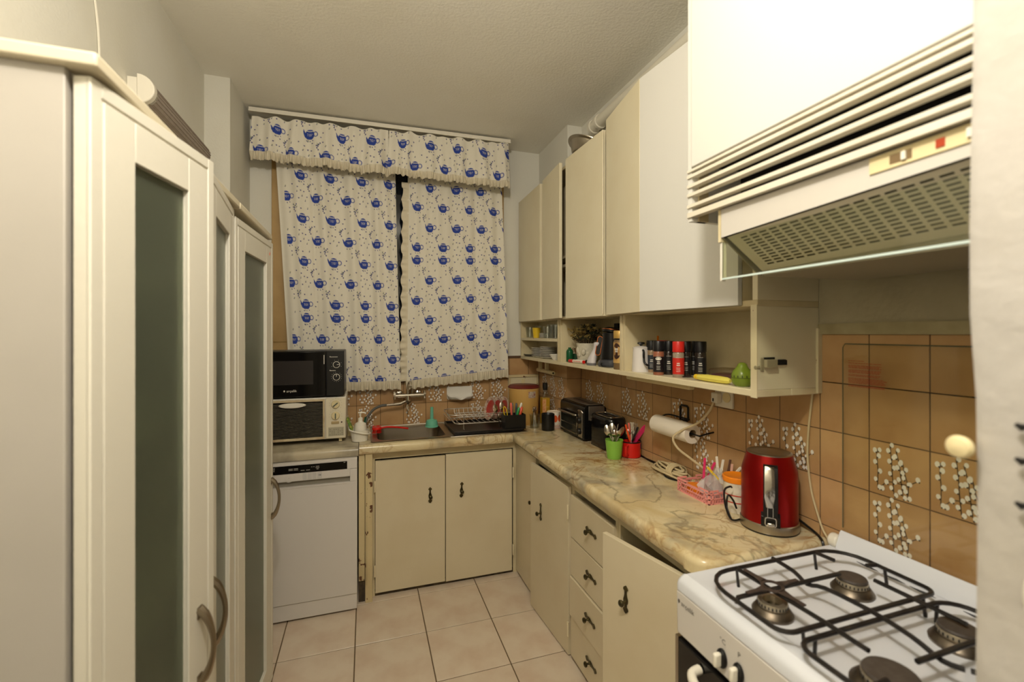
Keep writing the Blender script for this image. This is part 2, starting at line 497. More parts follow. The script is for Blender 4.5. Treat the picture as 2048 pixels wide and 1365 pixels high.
# ---- window
wf = MB(); FY0, FY1 = 3.02, 3.075
TANW = mat('window_wood', (178, 146, 92), 0.5, vary=(8, (150, 116, 64), 0.5))
for x0, x1 in ((OX0, OX0+0.10), (0.085, 0.14), (OX1-0.055, OX1)): wf.box(x0, FY0, OZ0+0.055, x1, FY1, OZ1-0.055)
wf.box(OX0, FY0, OZ0, OX1, FY1, OZ0+0.055); wf.box(OX0, FY0, OZ1-0.055, OX1, FY1, OZ1)
win = struct(wf.build('window_1', TANW, bevel=0.004))
for x0, x1 in ((OX0+0.10, 0.085), (0.14, OX1-0.055)):
    MB().box(x0, 3.05, OZ0+0.055, x1, 3.055, OZ1-0.055).build('pane', PANE, win, smooth=False)
struct(MB().box(OX0-0.03, 3.0, OZ0-0.025, OX1+0.03, YB+0.002, OZ0).build('window_sill', mat('sill_paint', (200, 188, 156), 0.5), bevel=0.004))

# ================================================================ large furniture
# ---- tall glass-door cabinets on the left (local x runs along +y, front faces +x)
TALL = mat('tall_cabinet_foil', (218, 213, 198), 0.42, spec=0.35, bump=(70, 0.06))
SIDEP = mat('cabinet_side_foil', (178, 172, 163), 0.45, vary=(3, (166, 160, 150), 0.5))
CROWN = mat('cabinet_crown', (214, 203, 176), 0.45)
def bow_handle(parent, x, z0, z1):
    b = MB(); h = z1-z0
    pts = []; rs = []
    for i in range(15):
        t = i/14
        pts.append((x, -0.002 - 0.03*math.sin(PI*t)**0.6, z0+h*t))
        rs.append(0.0055 + 0.005*abs(2*t-1)**2)
    b.tube(pts, 0.006, 8, rs=rs, flat=1.0)
    b.box(x-0.008, -0.006, z0-0.006, x+0.008, 0.0, z0+0.018); b.box(x-0.008, -0.006, z1-0.018, x+0.008, 0.0, z1+0.006)
    return b.build('handle', NICKEL, parent)
def glass_door(parent, w, z0, z1, hinge, ang, hx, handle_z, st=0.094, hin=0.024):
    s = 1 if hinge == 'l' else -1
    X = lambda a: a if s > 0 else -a
    b = MB(); t = 0.021
    for a0, a1, c0, c1 in ((0, st, z0, z1), (w-st, w, z0, z1), (st, w-st, z0, z0+st), (st, w-st, z1-st, z1)):
        b.box(X(a0), 0, c0, X(a1), t, c1)
    # raised outer border with a groove inside it
    for a0, a1, c0, c1 in ((0, 0.022, z0, z1), (w-0.022, w, z0, z1), (0.022, w-0.022, z0, z0+0.022), (0.022, w-0.022, z1-0.022, z1)):
        b.box(X(a0), -0.003, c0, X(a1), 0.004, c1)
    for a0, a1, c0, c1 in ((0.026, st, z0+0.026, z1-0.026), (w-st, w-0.026, z0+0.026, z1-0.026),
                           (st, w-st, z0+0.026, z0+st), (st, w-st, z1-st, z1-0.026)):
        b.box(X(a0), -0.003, c0, X(a1), 0.004, c1)
    d = b.build('door', TALL, parent, (hx, -t-0.005, 0), -s*ang, bevel=0.0015)
    MB().box(X(st-0.005), 0.008, z0+st-0.005, X(w-st+0.005), 0.012, z1-st+0.005).build('glass_pane', FROST, d, smooth=False)
    bow_handle(d, X(w-hin), handle_z-0.078, handle_z+0.078)
    return d
def tall_cabinet(name, label, y0, y1, shelves):
    t = thing(name, label, 'cabinet', (XL+0.360, y0, 0), PI/2)   # local y=0 is the carcass front
    w = y1-y0; D = 0.356; H = 1.862
    MB().box(0, 0.0, 0, 0.018, D, H).box(w-0.018, 0, 0, w, D, H).build('side_panel', SIDEP, t, bevel=0.0015)
    b = MB().box(0.018, 0, 0.06, w-0.018, D, 0.078).box(0.018, D-0.006, 0.078, w-0.018, D, H)
    b.box(0.018, 0.0, H-0.018, w-0.018, D, H); b.box(0.018, 0.02, 0, w-0.018, 0.035, 0.06)
    b.build('carcass', TALL, t)
    for z in shelves: MB().box(0.018, 0.02, z, w-0.018, D-0.006, z+0.016).build('shelf', TALL, t, bevel=0.0015)
    MB().box(-0.014 if y0 < 1 else 0.001, -0.044, H, w-0.001, D, H+0.022).build('crown_board', CROWN, t, bevel=0.004)
    return t, w
c1, w1 = tall_cabinet('tall_cabinet', 'tall cream double-door cabinet with frosted glass, nearest the camera at left', 0.825, 1.597, (0.45, 0.85, 1.25, 1.58))
glass_door(c1, 0.341, 0.05, 1.855, 'l', math.radians(11.0), 0.004, 0.805, hin=0.058)
glass_door(c1, 0.412, 0.05, 1.855, 'r', math.radians(7.0), w1-0.006, 0.818, hin=0.020)
c2, w2 = tall_cabinet('tall_cabinet', 'tall cream single-door glass cabinet with small red sticker, beside the dishwasher', 1.601, 2.10, (0.45, 0.8, 1.12, 1.5))
d3 = glass_door(c2, 0.449, 0.05, 1.84, 'l', math.radians(3.3), 0.006, 0.796)
MB().prism([(0.4+0.004*math.cos(a), 1.79+0.007*math.sin(a)) for a in [2*PI*i/12 for i in range(12)]], -0.0036, -0.0028).build('sticker', mat('orange_sticker', (232, 84, 34), 0.5), d3)
# crockery dimly seen through the frosted glass
def bowl_prof(r, h, t=0.004): return [(0, 0), (r*0.45, 0), (r*0.5, 0.004), (r*0.85, h*0.5), (r, h), (r-t, h), (r*0.82, h*0.5), (r*0.4, t+0.004), (0, t+0.004)]
for (x, y, z, lab) in ((-0.52, 1.86, 1.1365, 'white bowl blurred behind frosted glass, upper shelf of the single-door cabinet'),
                       (-0.50, 1.80, 0.8165, 'white bowl blurred behind frosted glass, middle shelf of the single-door cabinet'),
                       (-0.52, 1.10, 1.2665, 'white bowl blurred behind frosted glass of the double-door cabinet')):
    tag(MB().lathe(bowl_prof(0.085, 0.07), n=20).build('bowl', PORC, None, (x, y, z)), lab, 'bowl')

# ---- upper wall cabinets over the right worktop (local x runs towards the camera, front faces -x)
UX = 1.058
def uw(name, label, yfar, ynear): return thing(name, label, 'cabinet', (UX, yfar, 0), -PI/2), yfar-ynear
FD = XR - UX - 0.004
uc, L = uw('wall_cabinet', 'long cream wall cabinet with five doors and an open shelf below, over the right worktop', 3.025, 0.985)
def ly(y): return 3.025 - y
MB().box(0, 0, 1.287, L, FD-0.11, 1.307).box(ly(2.54), FD-0.11, 1.287, L, FD, 1.307).build('bottom_board', EDGE_CREAM, uc, bevel=0.002)
b = MB()
b.box(0, 0, 1.548, ly(2.555), FD-0.105, 1.566); b.box(ly(2.545), 0, 1.548, L, FD, 1.566)
b.build('middle_board', CREAMD, uc, bevel=0.0015)
b = MB().box(0, 0, 2.392, ly(2.555), FD-0.105, 2.41); b.box(ly(2.545), 0.0, 2.392, L, FD, 2.41)
b.build('top_board', CREAMD, uc, bevel=0.0015)
MB().box(0, 0, 1.307, 0.018, FD-0.11, 2.392).build('end_panel', CREAMD, uc)
# near end panel, stepped: shelf niche reaches further out than the carcass above
MB().box(L-0.018, 0, 1.307, L, FD, 1.548).box(L-0.018, -0.05+0.05, 1.566, L, FD, 2.392).build('end_panel', CREAM, uc, bevel=0.0015)
MB().box(L-0.021, -0.003, 1.285, L+0.0005, 0.0, 1.552).build('edge_strip', EDGE_CREAM, uc)
for y in (2.36, 1.69):
    q = MB().box(ly(y)-0.019, 0, 1.307, ly(y)-0.001, FD-0.002, 1.548); q.box(ly(y)+0.001, 0.003, 1.307, ly(y)+0.019, FD-0.002, 1.548)
    q.box(ly(y)-0.002, 0.006, 1.307, ly(y)+0.002, 0.2, 1.548)
    q.build('divider', CREAMD, uc, bevel=0.001)
MB().box(0.018, 0, 1.42, ly(2.36)-0.019, 0.128, 1.438).build('shelf', EDGE_CREAM, uc, bevel=0.001)
bk = MB().box(ly(2.545), FD-0.008, 1.307, L-0.018, FD-0.002, 2.392); bk.box(0.018, FD-0.116, 1.307, ly(2.545), FD-0.111, 2.392)
bk.build('back_panel', CREAMD, uc)
for y in (2.555, 2.20, 1.80, 1.05): MB().box(ly(y)-0.011, 0.001, 1.566, ly(y)+0.011, 0.02 if y > 1.9 else 0.1, 2.392).build('stile', CREAMD, uc)
for y, z in ((2.36, 1.85), (1.8, 1.9)): MB().box(ly(2.54), 0.022, z, ly(1.06), FD-0.01, z+0.015).build('shelf', CREAMD, uc)
def slab_door(parent, w, z0, z1, hinge, ang, hx, m, y=-0.02, t=0.018, bevel=0.0015, name='door'):
    s = 1 if hinge == 'l' else -1
    return MB().box(0, 0, z0, s*w, t, z1).build(name, m, parent, (hx, y, 0), -s*ang, bevel=bevel)
slab_door(uc, 0.428, 1.552, 2.405, 'l', math.radians(1.0), ly(3.012), CREAM)
slab_door(uc, 0.303, 1.554, 2.415, 'l', math.radians(4.2), ly(2.56), CREAM)
dC = slab_door(uc, 0.374, 1.55, 2.412, 'r', math.radians(2.0), ly(1.823), CREAM)
MB().tube([(0.003, 0.0, 1.56), (0.003, 0.0, 2.40)], 0.0035, 6).build('piano_hinge', EDGE_CREAM, dC)
slab_door(uc, 0.335, 1.552, 2.442, 'l', math.radians(8.2), ly(1.792), CREAM)
slab_door(uc, 0.427, 1.552, 2.442, 'r', math.radians(6.45), ly(1.035), WHITE_CAB)
# catch left over on the near end panel
b = MB(); b.box(L+0.001, 0.008, 1.362, L+0.004, 0.02, 1.40); b.tube([(L-0.004, -0.004, 1.372), (L-0.002, 0.014, 1.372)], 0.006, 10)
b.box(L+0.001, 0.02, 1.372, L+0.014, 0.06, 1.395); b.build('catch', mat('worn_catch', (150, 140, 112), 0.5), uc, bevel=0.001)
MB().box(L+0.001, 0.022, 1.394, L+0.006, 0.058, 1.401).box(L+0.001, 0.058, 1.380, L+0.008, 0.098, 1.394).box(L+0.0005, 0.07, 1.378, L+0.003, 0.108, 1.392).build('catch_slide', DARK, uc)

# ---- hood cabinet with louvres over the cooker
HX = 0.80
hc = thing('hood_cabinet', 'white painted cupboard with angled louvre slats above the cooker hood', 'cabinet', (HX, 0.962, 0), -PI/2)
HL = 0.962-0.332
MB().box(0, 0, 1.76, 0.014, 0.495, 2.72).build('side_panel', WHITE_CAB, hc)
MB().box(HL-0.014, 0, 1.76, HL, 0.495, 2.72).build('side_panel', WHITE_CAB, hc)
MB().box(0.016, -0.004, 1.897, HL-0.001, 0.016, 2.72).build('front_panel', WHITE_CAB, hc, bevel=0.002)
MB().box(0.014, 0, 2.70, HL-0.014, 0.495, 2.72).build('top_board', WHITE_CAB, hc)
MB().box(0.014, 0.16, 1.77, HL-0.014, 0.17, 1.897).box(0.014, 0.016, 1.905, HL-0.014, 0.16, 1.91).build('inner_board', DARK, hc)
# louvre slats, each a separate strip
LOUV = mat('louvre_paint', (222, 215, 197), 0.35, vary=(6, (206, 190, 156), 0.35))
for z0, z1 in ((1.886, 1.893), (1.871, 1.880), (1.846, 1.855), (1.823, 1.832), (1.794, 1.803), (1.769, 1.783)):
    MB().prism([(-0.004, z0), (0.02, z0+0.002), (0.02, z1+0.001), (-0.004, z1)], 0.0, HL-0.001, 'x').build('slat', LOUV, hc, bevel=0.001)
MB().box(0.002, 0.02, 1.76, 0.018, 0.05, 1.9).build('slat_batten', CREAMD, hc)
# ---- cooker hood
HOODW = mat('hood_white', (206, 200, 190), 0.35)
HOODP = mat('hood_grille', (224, 216, 196), 0.4)
hd = thing('cooker_hood', 'white slotted cooker hood with cream switch panel and glass visor', 'cooker hood', (HX+0.012, 0.862, 0), -PI/2)
hl = 0.862-0.335
def hz(x): return 0.0 + 0.022*x/0.5      # the front lip dips a little at the far end
b = MB()
z0 = 1.700; z1 = 1.7685
b.add([(0,0,z0+hz(0)),(hl,0,z0+hz(hl)),(hl,0,z1),(0,0,z1),(0,0.44,z0+hz(0)),(hl,0.44,z0+hz(hl)),(hl,0.44,z1),(0,0.44,z1)],
      [(0,1,2,3),(3,2,6,7),(1,5,6,2),(4,0,3,7),(5,4,7,6)])
b.build('body', HOODW, hd, bevel=0.002)
# slanted grille: from the lip (y .012, z 1.70) down and back to (y .10, z 1.627)
gu = Vector((0, 0.112, -0.079)); glen = gu.length; gu.normalize()
G0 = Vector((0.012, 0.008, 1.6995)); GW = hl-0.013
nrow, ncol = 11, 19
def gp(a, c): p = G0 + Vector((a, 0, 0)) + gu*c; p.z += hz(a)*(1-0.4*c/glen); return tuple(p)
b = MB(); xs = [0.0]; pitch = (GW-0.035)/ncol
for i in range(ncol): xs += [0.03+pitch*i, 0.03+pitch*i+pitch*0.72]
xs.append(GW)
ys = [0.0]; rp = (glen-0.03)/nrow
for i in range(nrow): ys += [0.012+rp*i, 0.012+rp*i+rp*0.46]
ys.append(glen)
for i in range(len(xs)-1):
    for j in range(len(ys)-1):
        if i % 2 == 1 and j % 2 == 1: continue
        b.rect(gp(xs[i], ys[j]), gp(xs[i+1], ys[j]), gp(xs[i+1], ys[j+1]), gp(xs[i], ys[j+1]))
b.build('grille', HOODP, hd, smooth=False)
nb = gu.cross(Vector((1,0,0))).normalized()*0.006
if nb.z < 0: nb = -nb
def gpb(a, c): return tuple(Vector(gp(a, c)) + nb)
MB().rect(gpb(0,0), gpb(GW,0), gpb(GW,glen), gpb(0,glen)).build('filter', mat('grease_filter', (98, 94, 78), 0.9), hd, smooth=False)
b = MB().prism([(0.004, 1.70), (0.30, 1.70), (0.13, 1.612), (0.115, 1.616)], 0.0, 0.004, 'x')
b.prism([(0.115, 1.612), (0.44, 1.612), (0.44, 1.7), (0.125, 1.7)], 0.012, hl, 'x')
b.build('underside', mat('hood_underside', (150, 142, 120), 0.6), hd)
MB().box(-0.001, 0.006, 1.602, hl, 0.010, 1.699).build('visor', thin_glass('visor_glass', (244, 246, 236), 0.05), hd, smooth=False)
MB().box(-0.001, 0.0045, 1.599, hl, 0.0115, 1.603).build('visor_edge', mat('glass_edge', (206, 222, 216), 0.15), hd)
MB().box(-0.006, 0.004, 1.597, -0.001, 0.018, 1.70).build('visor_clip', WHITEP, hd)
b = MB().box(-0.008, 0.0, 1.69, 0.0, 0.03, 1.768); b.build('end_cap', CREAMD, hd)
b = MB(); px0, px1 = 0.335, hl
def pz(x): return 1.7+hz(x)
b.add([(px0,-0.003,1.738),(px1,-0.003,1.741),(px1,-0.003,1.768),(px0,-0.003,1.765),(px0,0.003,1.738),(px1,0.003,1.741),(px1,0.003,1.768),(px0,0.003,1.765)],
      [(0,1,2,3),(0,4,5,1),(4,0,3,7),(1,5,6,2),(3,2,6,7)])
b.build('switch_panel', IVORY, hd)
for q in ((0.366, 1.744, 0.397, 1.759), (0.4735, 1.746, 0.508, 1.761)): MB().box(q[0], -0.0036, q[1], q[2], -0.002, q[3]).build('switch_slot', mat('switch_recess', (120, 98, 66), 0.5), hd)
for q in ((0.384, 1.745, 0.390, 1.758), (0.465, 1.747, 0.471, 1.760)): MB().box(q[0], -0.007, q[1], q[2], -0.002, q[3]).build('switch', WHITEP, hd, label='white sliding switch')
MB().box(0.428, -0.0045, 1.746, 0.439, -0.002, 1.759).build('lamp_switch', mat('red_switch', (170, 62, 26), 0.4), hd, label='orange red pilot switch')

# ---- base cabinets
def knob_mesh():
    b = MB()
    pr = [(0,-0.045),(0.006,-0.041),(0.0105,-0.034),(0.009,-0.028),(0.0045,-0.024),(0.0045,-0.016),(0.009,-0.010),(0.0095,0.0),
          (0.006,0.010),(0.0042,0.018),(0.0042,0.028),(0.0105,0.033),(0.0085,0.039),(0.004,0.043),(0,0.046)]
    poly = [(x, z) for x, z in pr] + [(-x, z) for x, z in pr[-2:0:-1]]
    b.prism(poly, -0.003, 0.0)
    M = T(0, -0.003, -0.006) @ RX(PI/2)
    b.lathe([(0.005,0),(0.004,0.010),(0.004,0.013),(0.010,0.016),(0.0112,0.021),(0.008,0.025),(0.003,0.0265),(0,0.0265)], n=14, M=M)
    return b.mesh('handle', [BRASS])
KM = knob_mesh()
def knob(parent, x, z, flip=False, rot=0.0, y=-0.001):
    o = link('handle', KM, parent, (x, y, z)); o.rotation_euler = (0, PI if flip else rot, 0)
    return o
DOORP = mat('base_door_paint', (216, 203, 172), 0.33, spec=0.45, vary=(3.5, (198, 180, 142), 0.4))
def hinge(parent, x, z): MB().tube([(x, -0.004, z-0.032), (x, -0.004, z+0.032)], 0.005, 8).build('hinge', EDGE_CREAM, parent)
# under the sink (front faces -y)
sc = thing('base_cabinet', 'cream two-door base cabinet under the sink with antique brass handles', 'cabinet', (0.0, 2.60, 0))
b = MB().box(0.035, 0.0, 0.0, 0.047, 0.4, 0.815).box(0.86, 0.0, 0.0, 0.888, 0.4, 0.815); b.box(0.047, 0.0, 0.766, 0.86, 0.02, 0.815)
b.box(0.047, 0.39, 0.02, 0.86, 0.4, 0.815); b.build('carcass', CREAMD, sc)
MB().box(0.035, 0.004, 0.0, 0.888, 0.03, 0.024).build('plinth', GRIME, sc)
dl = slab_door(sc, 0.389, 0.024, 0.758, 'l', 0.0, 0.049, DOORP, y=-0.016)
dr = slab_door(sc, 0.405, 0.022, 0.762, 'r', 0.0, 0.847, DOORP, y=-0.018)
knob(dl, 0.302, 0.537); knob(dr, -0.405+0.092, 0.548, rot=0.06)
hinge(dl, -0.003, 0.62); hinge(dl, -0.003, 0.15); hinge(dr, 0.006, 0.62); hinge(dr, 0.006, 0.15)
# posts beside the dishwasher
tag(MB().box(-0.004, 2.548, 0.0, 0.034, 3.0, 0.818).box(0.0, 2.54, 0.1, 0.006, 2.548, 0.7).build('side_post', CHIPPED, bevel=0.002), 'chipped cream paint post beside the sink cabinet', 'post')
tag(MB().box(-0.038, 2.556, 0.12, -0.006, 3.0, 0.812).build('inner_post', CHIPPED, bevel=0.002), 'narrow flaking panel between dishwasher and cream post', 'post')
tag(MB().box(-0.038, 2.57, 0.0, -0.006, 3.0, 0.119).build('post_foot', GRIME), 'dark dirty foot piece below the flaking panel, by the dishwasher', 'post')
# right run (local x towards camera, front faces -x)
BX = 0.892
BD = 0.38
def base_unit(name, label, yfar, ynear, BD=0.38):
    t = thing(name, label, 'cabinet', (BX, yfar, 0), -PI/2); w = yfar-ynear
    b = MB().box(0, 0, 0.0, 0.016, BD, 0.813).box(w-0.016, 0, 0.0, w, BD, 0.813).box(0.016, BD-0.01, 0.02, w-0.016, BD, 0.813)
    b.box(0.016, 0.0, 0.764, w-0.016, 0.018, 0.813); b.box(0.016, 0.0, 0.01, w-0.016, 0.02, 0.026); b.box(0.016, 0.02, 0.02, w-0.016, BD-0.01, 0.032)
    b.build('carcass', CREAMD, t); MB().box(0.0, -0.002, 0.0, w, -0.0005, 0.02).build('plinth', GRIME, t)
    return t, w
ba, wa = base_unit('base_cabinet', 'cream base cabinet with two overlapping doors, in the corner next to the sink cabinet', 2.596, 1.836, 0.305)
d1 = slab_door(ba, 0.335, 0.02, 0.79, 'l', 0.0, 0.005, DOORP, y=-0.016)
knob(d1, 0.30, 0.545)
d2 = slab_door(ba, 0.412, 0.008, 0.772, 'r', math.radians(4.0), wa-0.004, DOORP, y=-0.02)
knob(d2, -0.412+0.13, 0.553); hinge(d2, 0.004, 0.66); hinge(d2, 0.004, 0.13)
bb, wb_ = base_unit('drawer_cabinet', 'cream cabinet of four drawers under the right worktop', 1.834, 1.452)
for i, (za, zb, out) in enumerate(((0.556, 0.744, 0.0), (0.385, 0.550, 0.0), (0.205, 0.379, 0.006), (0.022, 0.199, 0.0))):
    d = MB().box(0.012, -0.016-out, za, wb_-0.006, 0.002, zb).box(0.03, 0.002, za+0.02, wb_-0.03, 0.3, zb-0.03).build('drawer', DOORP, bb, bevel=0.0015)
    k = knob(d, 0.205, (za+zb)/2+0.004, y=-0.017-out); k.rotation_euler = (0, PI/2+0.1, 0)
bc, wc = base_unit('base_cabinet', 'cream base cabinet with one door ajar, beside the cooker', 1.45, 0.962)
d4 = slab_door(bc, 0.40, 0.02, 0.775, 'r', math.radians(13.0), wc-0.025, DOORP, y=-0.018)
knob(d4, -0.40+0.112, 0.598)
MB().box(0.02, 0.1, 0.3, wc-0.02, BD-0.012, 0.315).build('shelf', WOODIN, bc)

# ---- worktops: marble with a rounded nose
def nose(x, z0, z1, into=1):          # outline of a bull-nosed slab, front at x
    r = (z1-z0)/2
    return [(x+r*(1-math.cos(a))*1.0 if a else x, 0) for a in ()]
def slab_section(d):
    """(depth, z) outline of a slab with rounded nose at depth 0"""
    z0, z1 = 0.815, CT; r = 0.02
    pts = [(d, z0), (d, z1)]
    pts += [(r - r*math.sin(a)*1.0, z1 - r + r*math.cos(a)) for a in [PI/2*i/6 for i in range(7)]]
    pts += [(0.004 - 0.004*math.cos(a) if False else 0.0, z0+0.012), (0.006, z0)]
    return pts
NX = 0.842
b = MB()
sec = slab_section(XR-0.001-NX)
# right run from the corner to the cooker with a rounded corner at the near end
b.prism([(NX+dx, z) for dx, z in sec], 3.028, 1.03, 'y')
# near end: swept quarter corner
path = [(0.0, 1.03)]
R = 0.055
outer = [(NX, 1.03)] + [(NX+R-R*math.cos(a), 0.955+R-R*math.sin(a)) for a in [PI/2*i/6 for i in range(7)]] + [(XR-0.001, 0.955)]
top = [(NX+0.02, 1.03)] + [(NX+R-(R-0.02)*math.cos(a), 0.955+R-(R-0.02)*math.sin(a)) for a in [PI/2*i/6 for i in range(7)]] + [(XR-0.001, 0.975)]
lay = []
for k in range(7):
    a = PI/2*k/6
    f = 1-math.sin(a); z = CT-0.02+0.02*math.cos(a)
    f = math.sin(a)
    lay.append([(t[0]+(o[0]-t[0])*f, t[1]+(o[1]-t[1])*f, CT-0.02+0.02*math.cos(a)) for o, t in zip(outer, top)])
lay.append([(o[0], o[1], 0.815) for o in outer])
vs = [p for l in lay for p in l]; n = len(outer); fs = []
for i in range(len(lay)-1):
    for j in range(n-1): fs.append((i*n+j, (i+1)*n+j, (i+1)*n+j+1, i*n+j+1))
vs.append((XR-0.001, 1.03, CT)); fs.append(tuple(range(n)) + (len(vs)-1,))
b.add(vs, fs)
tag(b.build('worktop', MARBLE, sharp=50), 'long veined yellow marble worktop along the right wall', 'worktop')
# sink run
b = MB(); SY = 2.532
SX0, SX1, SYa, SYb = 0.028, 0.945, 2.585, 2.985
sec = slab_section(SYa-SY)
b.prism([(SY+dx, z) for dx, z in sec], -0.036, 0.838, 'x')
b.box(-0.036, SYa, 0.815, SX0, 3.028, CT).box(SX0, SYb, 0.815, 0.838, 3.028, CT)
tag(b.build('worktop', MARBLE, sharp=50), 'marble worktop with rounded nose framing the steel sink', 'worktop')
b = MB(); sec = [(2.515+dx, z-0.003) for dx, z in slab_section(3.028-2.515)]
b.prism(sec, -0.66, -0.039, 'x')
tag(b.build('worktop', mat('grey_marble', (196, 184, 156), 0.25, vary=(7, (128, 120, 106), 0.9)), sharp=50), 'greyish marble worktop above the dishwasher', 'worktop')

# ---- dishwasher
dw = thing('dishwasher', 'white free-standing dishwasher with black display strip', 'dishwasher', (-0.342, 2.49, 0))
MB().box(-0.297, 0.03, 0.02, 0.297, 0.52, 0.808).build('body', APPL, dw, bevel=0.003)
b = MB().box(-0.298, 0, 0.095, 0.298, 0.03, 0.688); b.box(-0.298, 0.0, 0.688, -0.262, 0.03, 0.755).box(0.262, 0, 0.688, 0.298, 0.03, 0.755)
b.build('door', APPL, dw, bevel=0.002)
MB().box(-0.262, 0.018, 0.688, 0.262, 0.03, 0.716).build('handle_recess', mat('recess_grey', (140, 134, 120), 0.5), dw)
MB().box(-0.262, -0.002, 0.682, 0.262, 0.002, 0.6885).build('handle_lip', APPL, dw, bevel=0.001)
MB().box(-0.298, 0.0, 0.7565, 0.298, 0.03, 0.811).box(-0.262, 0.0, 0.717, 0.262, 0.03, 0.7565).build('control_panel', APPL, dw, bevel=0.002)
dp = MB().box(-0.285, -0.0015, 0.758, 0.248, 0.002, 0.7985).build('display', BLACKG, dw)
b = MB()
F = lambda x, z: T(x, -0.0019, z) @ RX(PI/2)
for x, z, w in ((-0.098,0.789,0.012),(-0.098,0.782,0.012),(-0.098,0.775,0.01),(-0.02,0.780,0.02),(0.004,0.780,0.02),(-0.02,0.7735,0.02),(0.004,0.7735,0.02),
                (0.035,0.769,0.018),(0.06,0.769,0.018),(0.078,0.783,0.006),(0.088,0.783,0.006),(0.105,0.784,0.016),(0.105,0.777,0.018),(0.105,0.770,0.01),(0.235,0.792,0.009)):
    b.box(x-w/2, -0.0022, z, x+w/2, -0.0016, z+0.0028)
o = b.build('display_marks', mat('display_print', (170, 166, 156), 0.5), dp); o['kind'] = 'stuff'
for x, w in ((0.045, 0.019), (0.068, 0.019), (0.09, 0.019), (0.115, 0.022), (-0.106, 0.024)):
    MB().box(x-w/2, -0.001, 0.721, x+w/2, 0.001, 0.754).build('button', mat('button_white', (200, 196, 190), 0.4), dw, bevel=0.0008)
MB().lathe([(0.021, 0), (0.021, 0.0012), (0.0195, 0.0016), (0, 0.0016)], n=24, M=T(-0.028, 0.0, 0.735) @ RX(PI/2)).build('dial', APPL, dw)
b = MB(); b.prism([(0.111,0.736),(0.116,0.739),(0.111,0.742)], -0.0014, -0.0009).box(0.1165,-0.0014,0.736,0.118,-0.0009,0.742).box(0.119,-0.0014,0.736,0.1205,-0.0009,0.742)
b.box(-0.0285,-0.0024,0.7345,-0.027,-0.0015,0.7365); b.build('button_print', BLACK, dw)
MB().box(-0.297, 0.006, 0.012, 0.297, 0.03, 0.092).build('kick_plate', APPL, dw, bevel=0.002)
MB().box(-0.28, 0.03, 0.0, 0.28, 0.5, 0.014).build('foot', DARK, dw)

# ---- cooker
ST = 0.868
ck = thing('cooker', 'white freestanding gas cooker with four burners and raised glass lid', 'cooker', (0.74, 0.935, 0), -PI/2)
CW = 0.6; CDp = 0.552
b = MB().box(0.0, 0.03, 0.04, 0.004, CDp, 0.825).box(CW-0.004, 0.03, 0.04, CW, CDp, 0.825).box(0.004, CDp-0.005, 0.04, CW-0.004, CDp, 0.825).box(0.004, 0.05, 0.04, CW-0.004, CDp, 0.06)
b.build('body', APPL, ck)
# hob top: rounded front, recessed pan
def hob_sec(): return [(0.0, 0.83), (0.0, 0.848), (0.003, 0.856), (0.01, 0.863), (0.02, ST)]
b = MB(); rows = [(y, z) for y, z in hob_sec()]
xs = [0.0, 0.006, 0.014, CW-0.014, CW-0.006, CW]
zs = [-0.012, -0.003, 0, 0, -0.003, -0.012]
vs = []; fs = []
for y, z in rows:
    for x, dz in zip(xs, zs): vs.append((x, y+(0.006 if dz < -0.01 else 0), max(0.83, z+dz)))
m = len(xs)
for i in range(len(rows)-1):
    for j in range(m-1): fs.append((i*m+j, i*m+j+1, (i+1)*m+j+1, (i+1)*m+j))
b.add(vs, fs)
pan = rrect(0.035, 0.05, CW-0.035, 0.47, 0.07, 6)        # recess outline
pin = rrect(0.055, 0.07, CW-0.055, 0.45, 0.06, 6)
rim = rrect(0.028, 0.043, CW-0.028, 0.477, 0.075, 6)
outl = rrect(0.0, 0.05-0.05+0.0, CW, CDp, 0.0001, 6)
n = len(pan)
oo = []
for (x, y) in rim:
    oo.append((min(max((x-CW/2)*1.6+CW/2, 0.014), CW-0.014), min(max((y-0.26)*1.8+0.26, 0.02), CDp-0.004)))
vs = [(x, y, ST) for x, y in oo] + [(x, y, ST) for x, y in rim] + [(x, y, ST-0.003) for x, y in pan] + [(x, y, ST-0.014) for x, y in pin]
fs = []
for r in range(3):
    for j in range(n):
        k = (j+1) % n
        fs.append((r*n+j, r*n+k, (r+1)*n+k, (r+1)*n+j))
fs.append(tuple(range(3*n, 4*n)))
b.add(vs, fs)
for x0, x1 in ((0.0, 0.014), (CW-0.014, CW)):
    b.rect((x0, 0.02, ST-(0.012 if x0 == 0 else 0)), (x1, 0.02, ST-(0 if x0 == 0 else 0.012)), (x1, CDp, ST-(0 if x0 == 0 else 0.012)), (x0, CDp, ST-(0.012 if x0 == 0 else 0)))
b.box(0.0, 0.026, 0.825, 0.003, CDp, ST-0.012).box(CW-0.003, 0.026, 0.825, CW, CDp, ST-0.012).box(0.0, CDp-0.003, 0.825, CW, CDp, ST)
b.build('hob_top', WHITEE, ck, sharp=50)
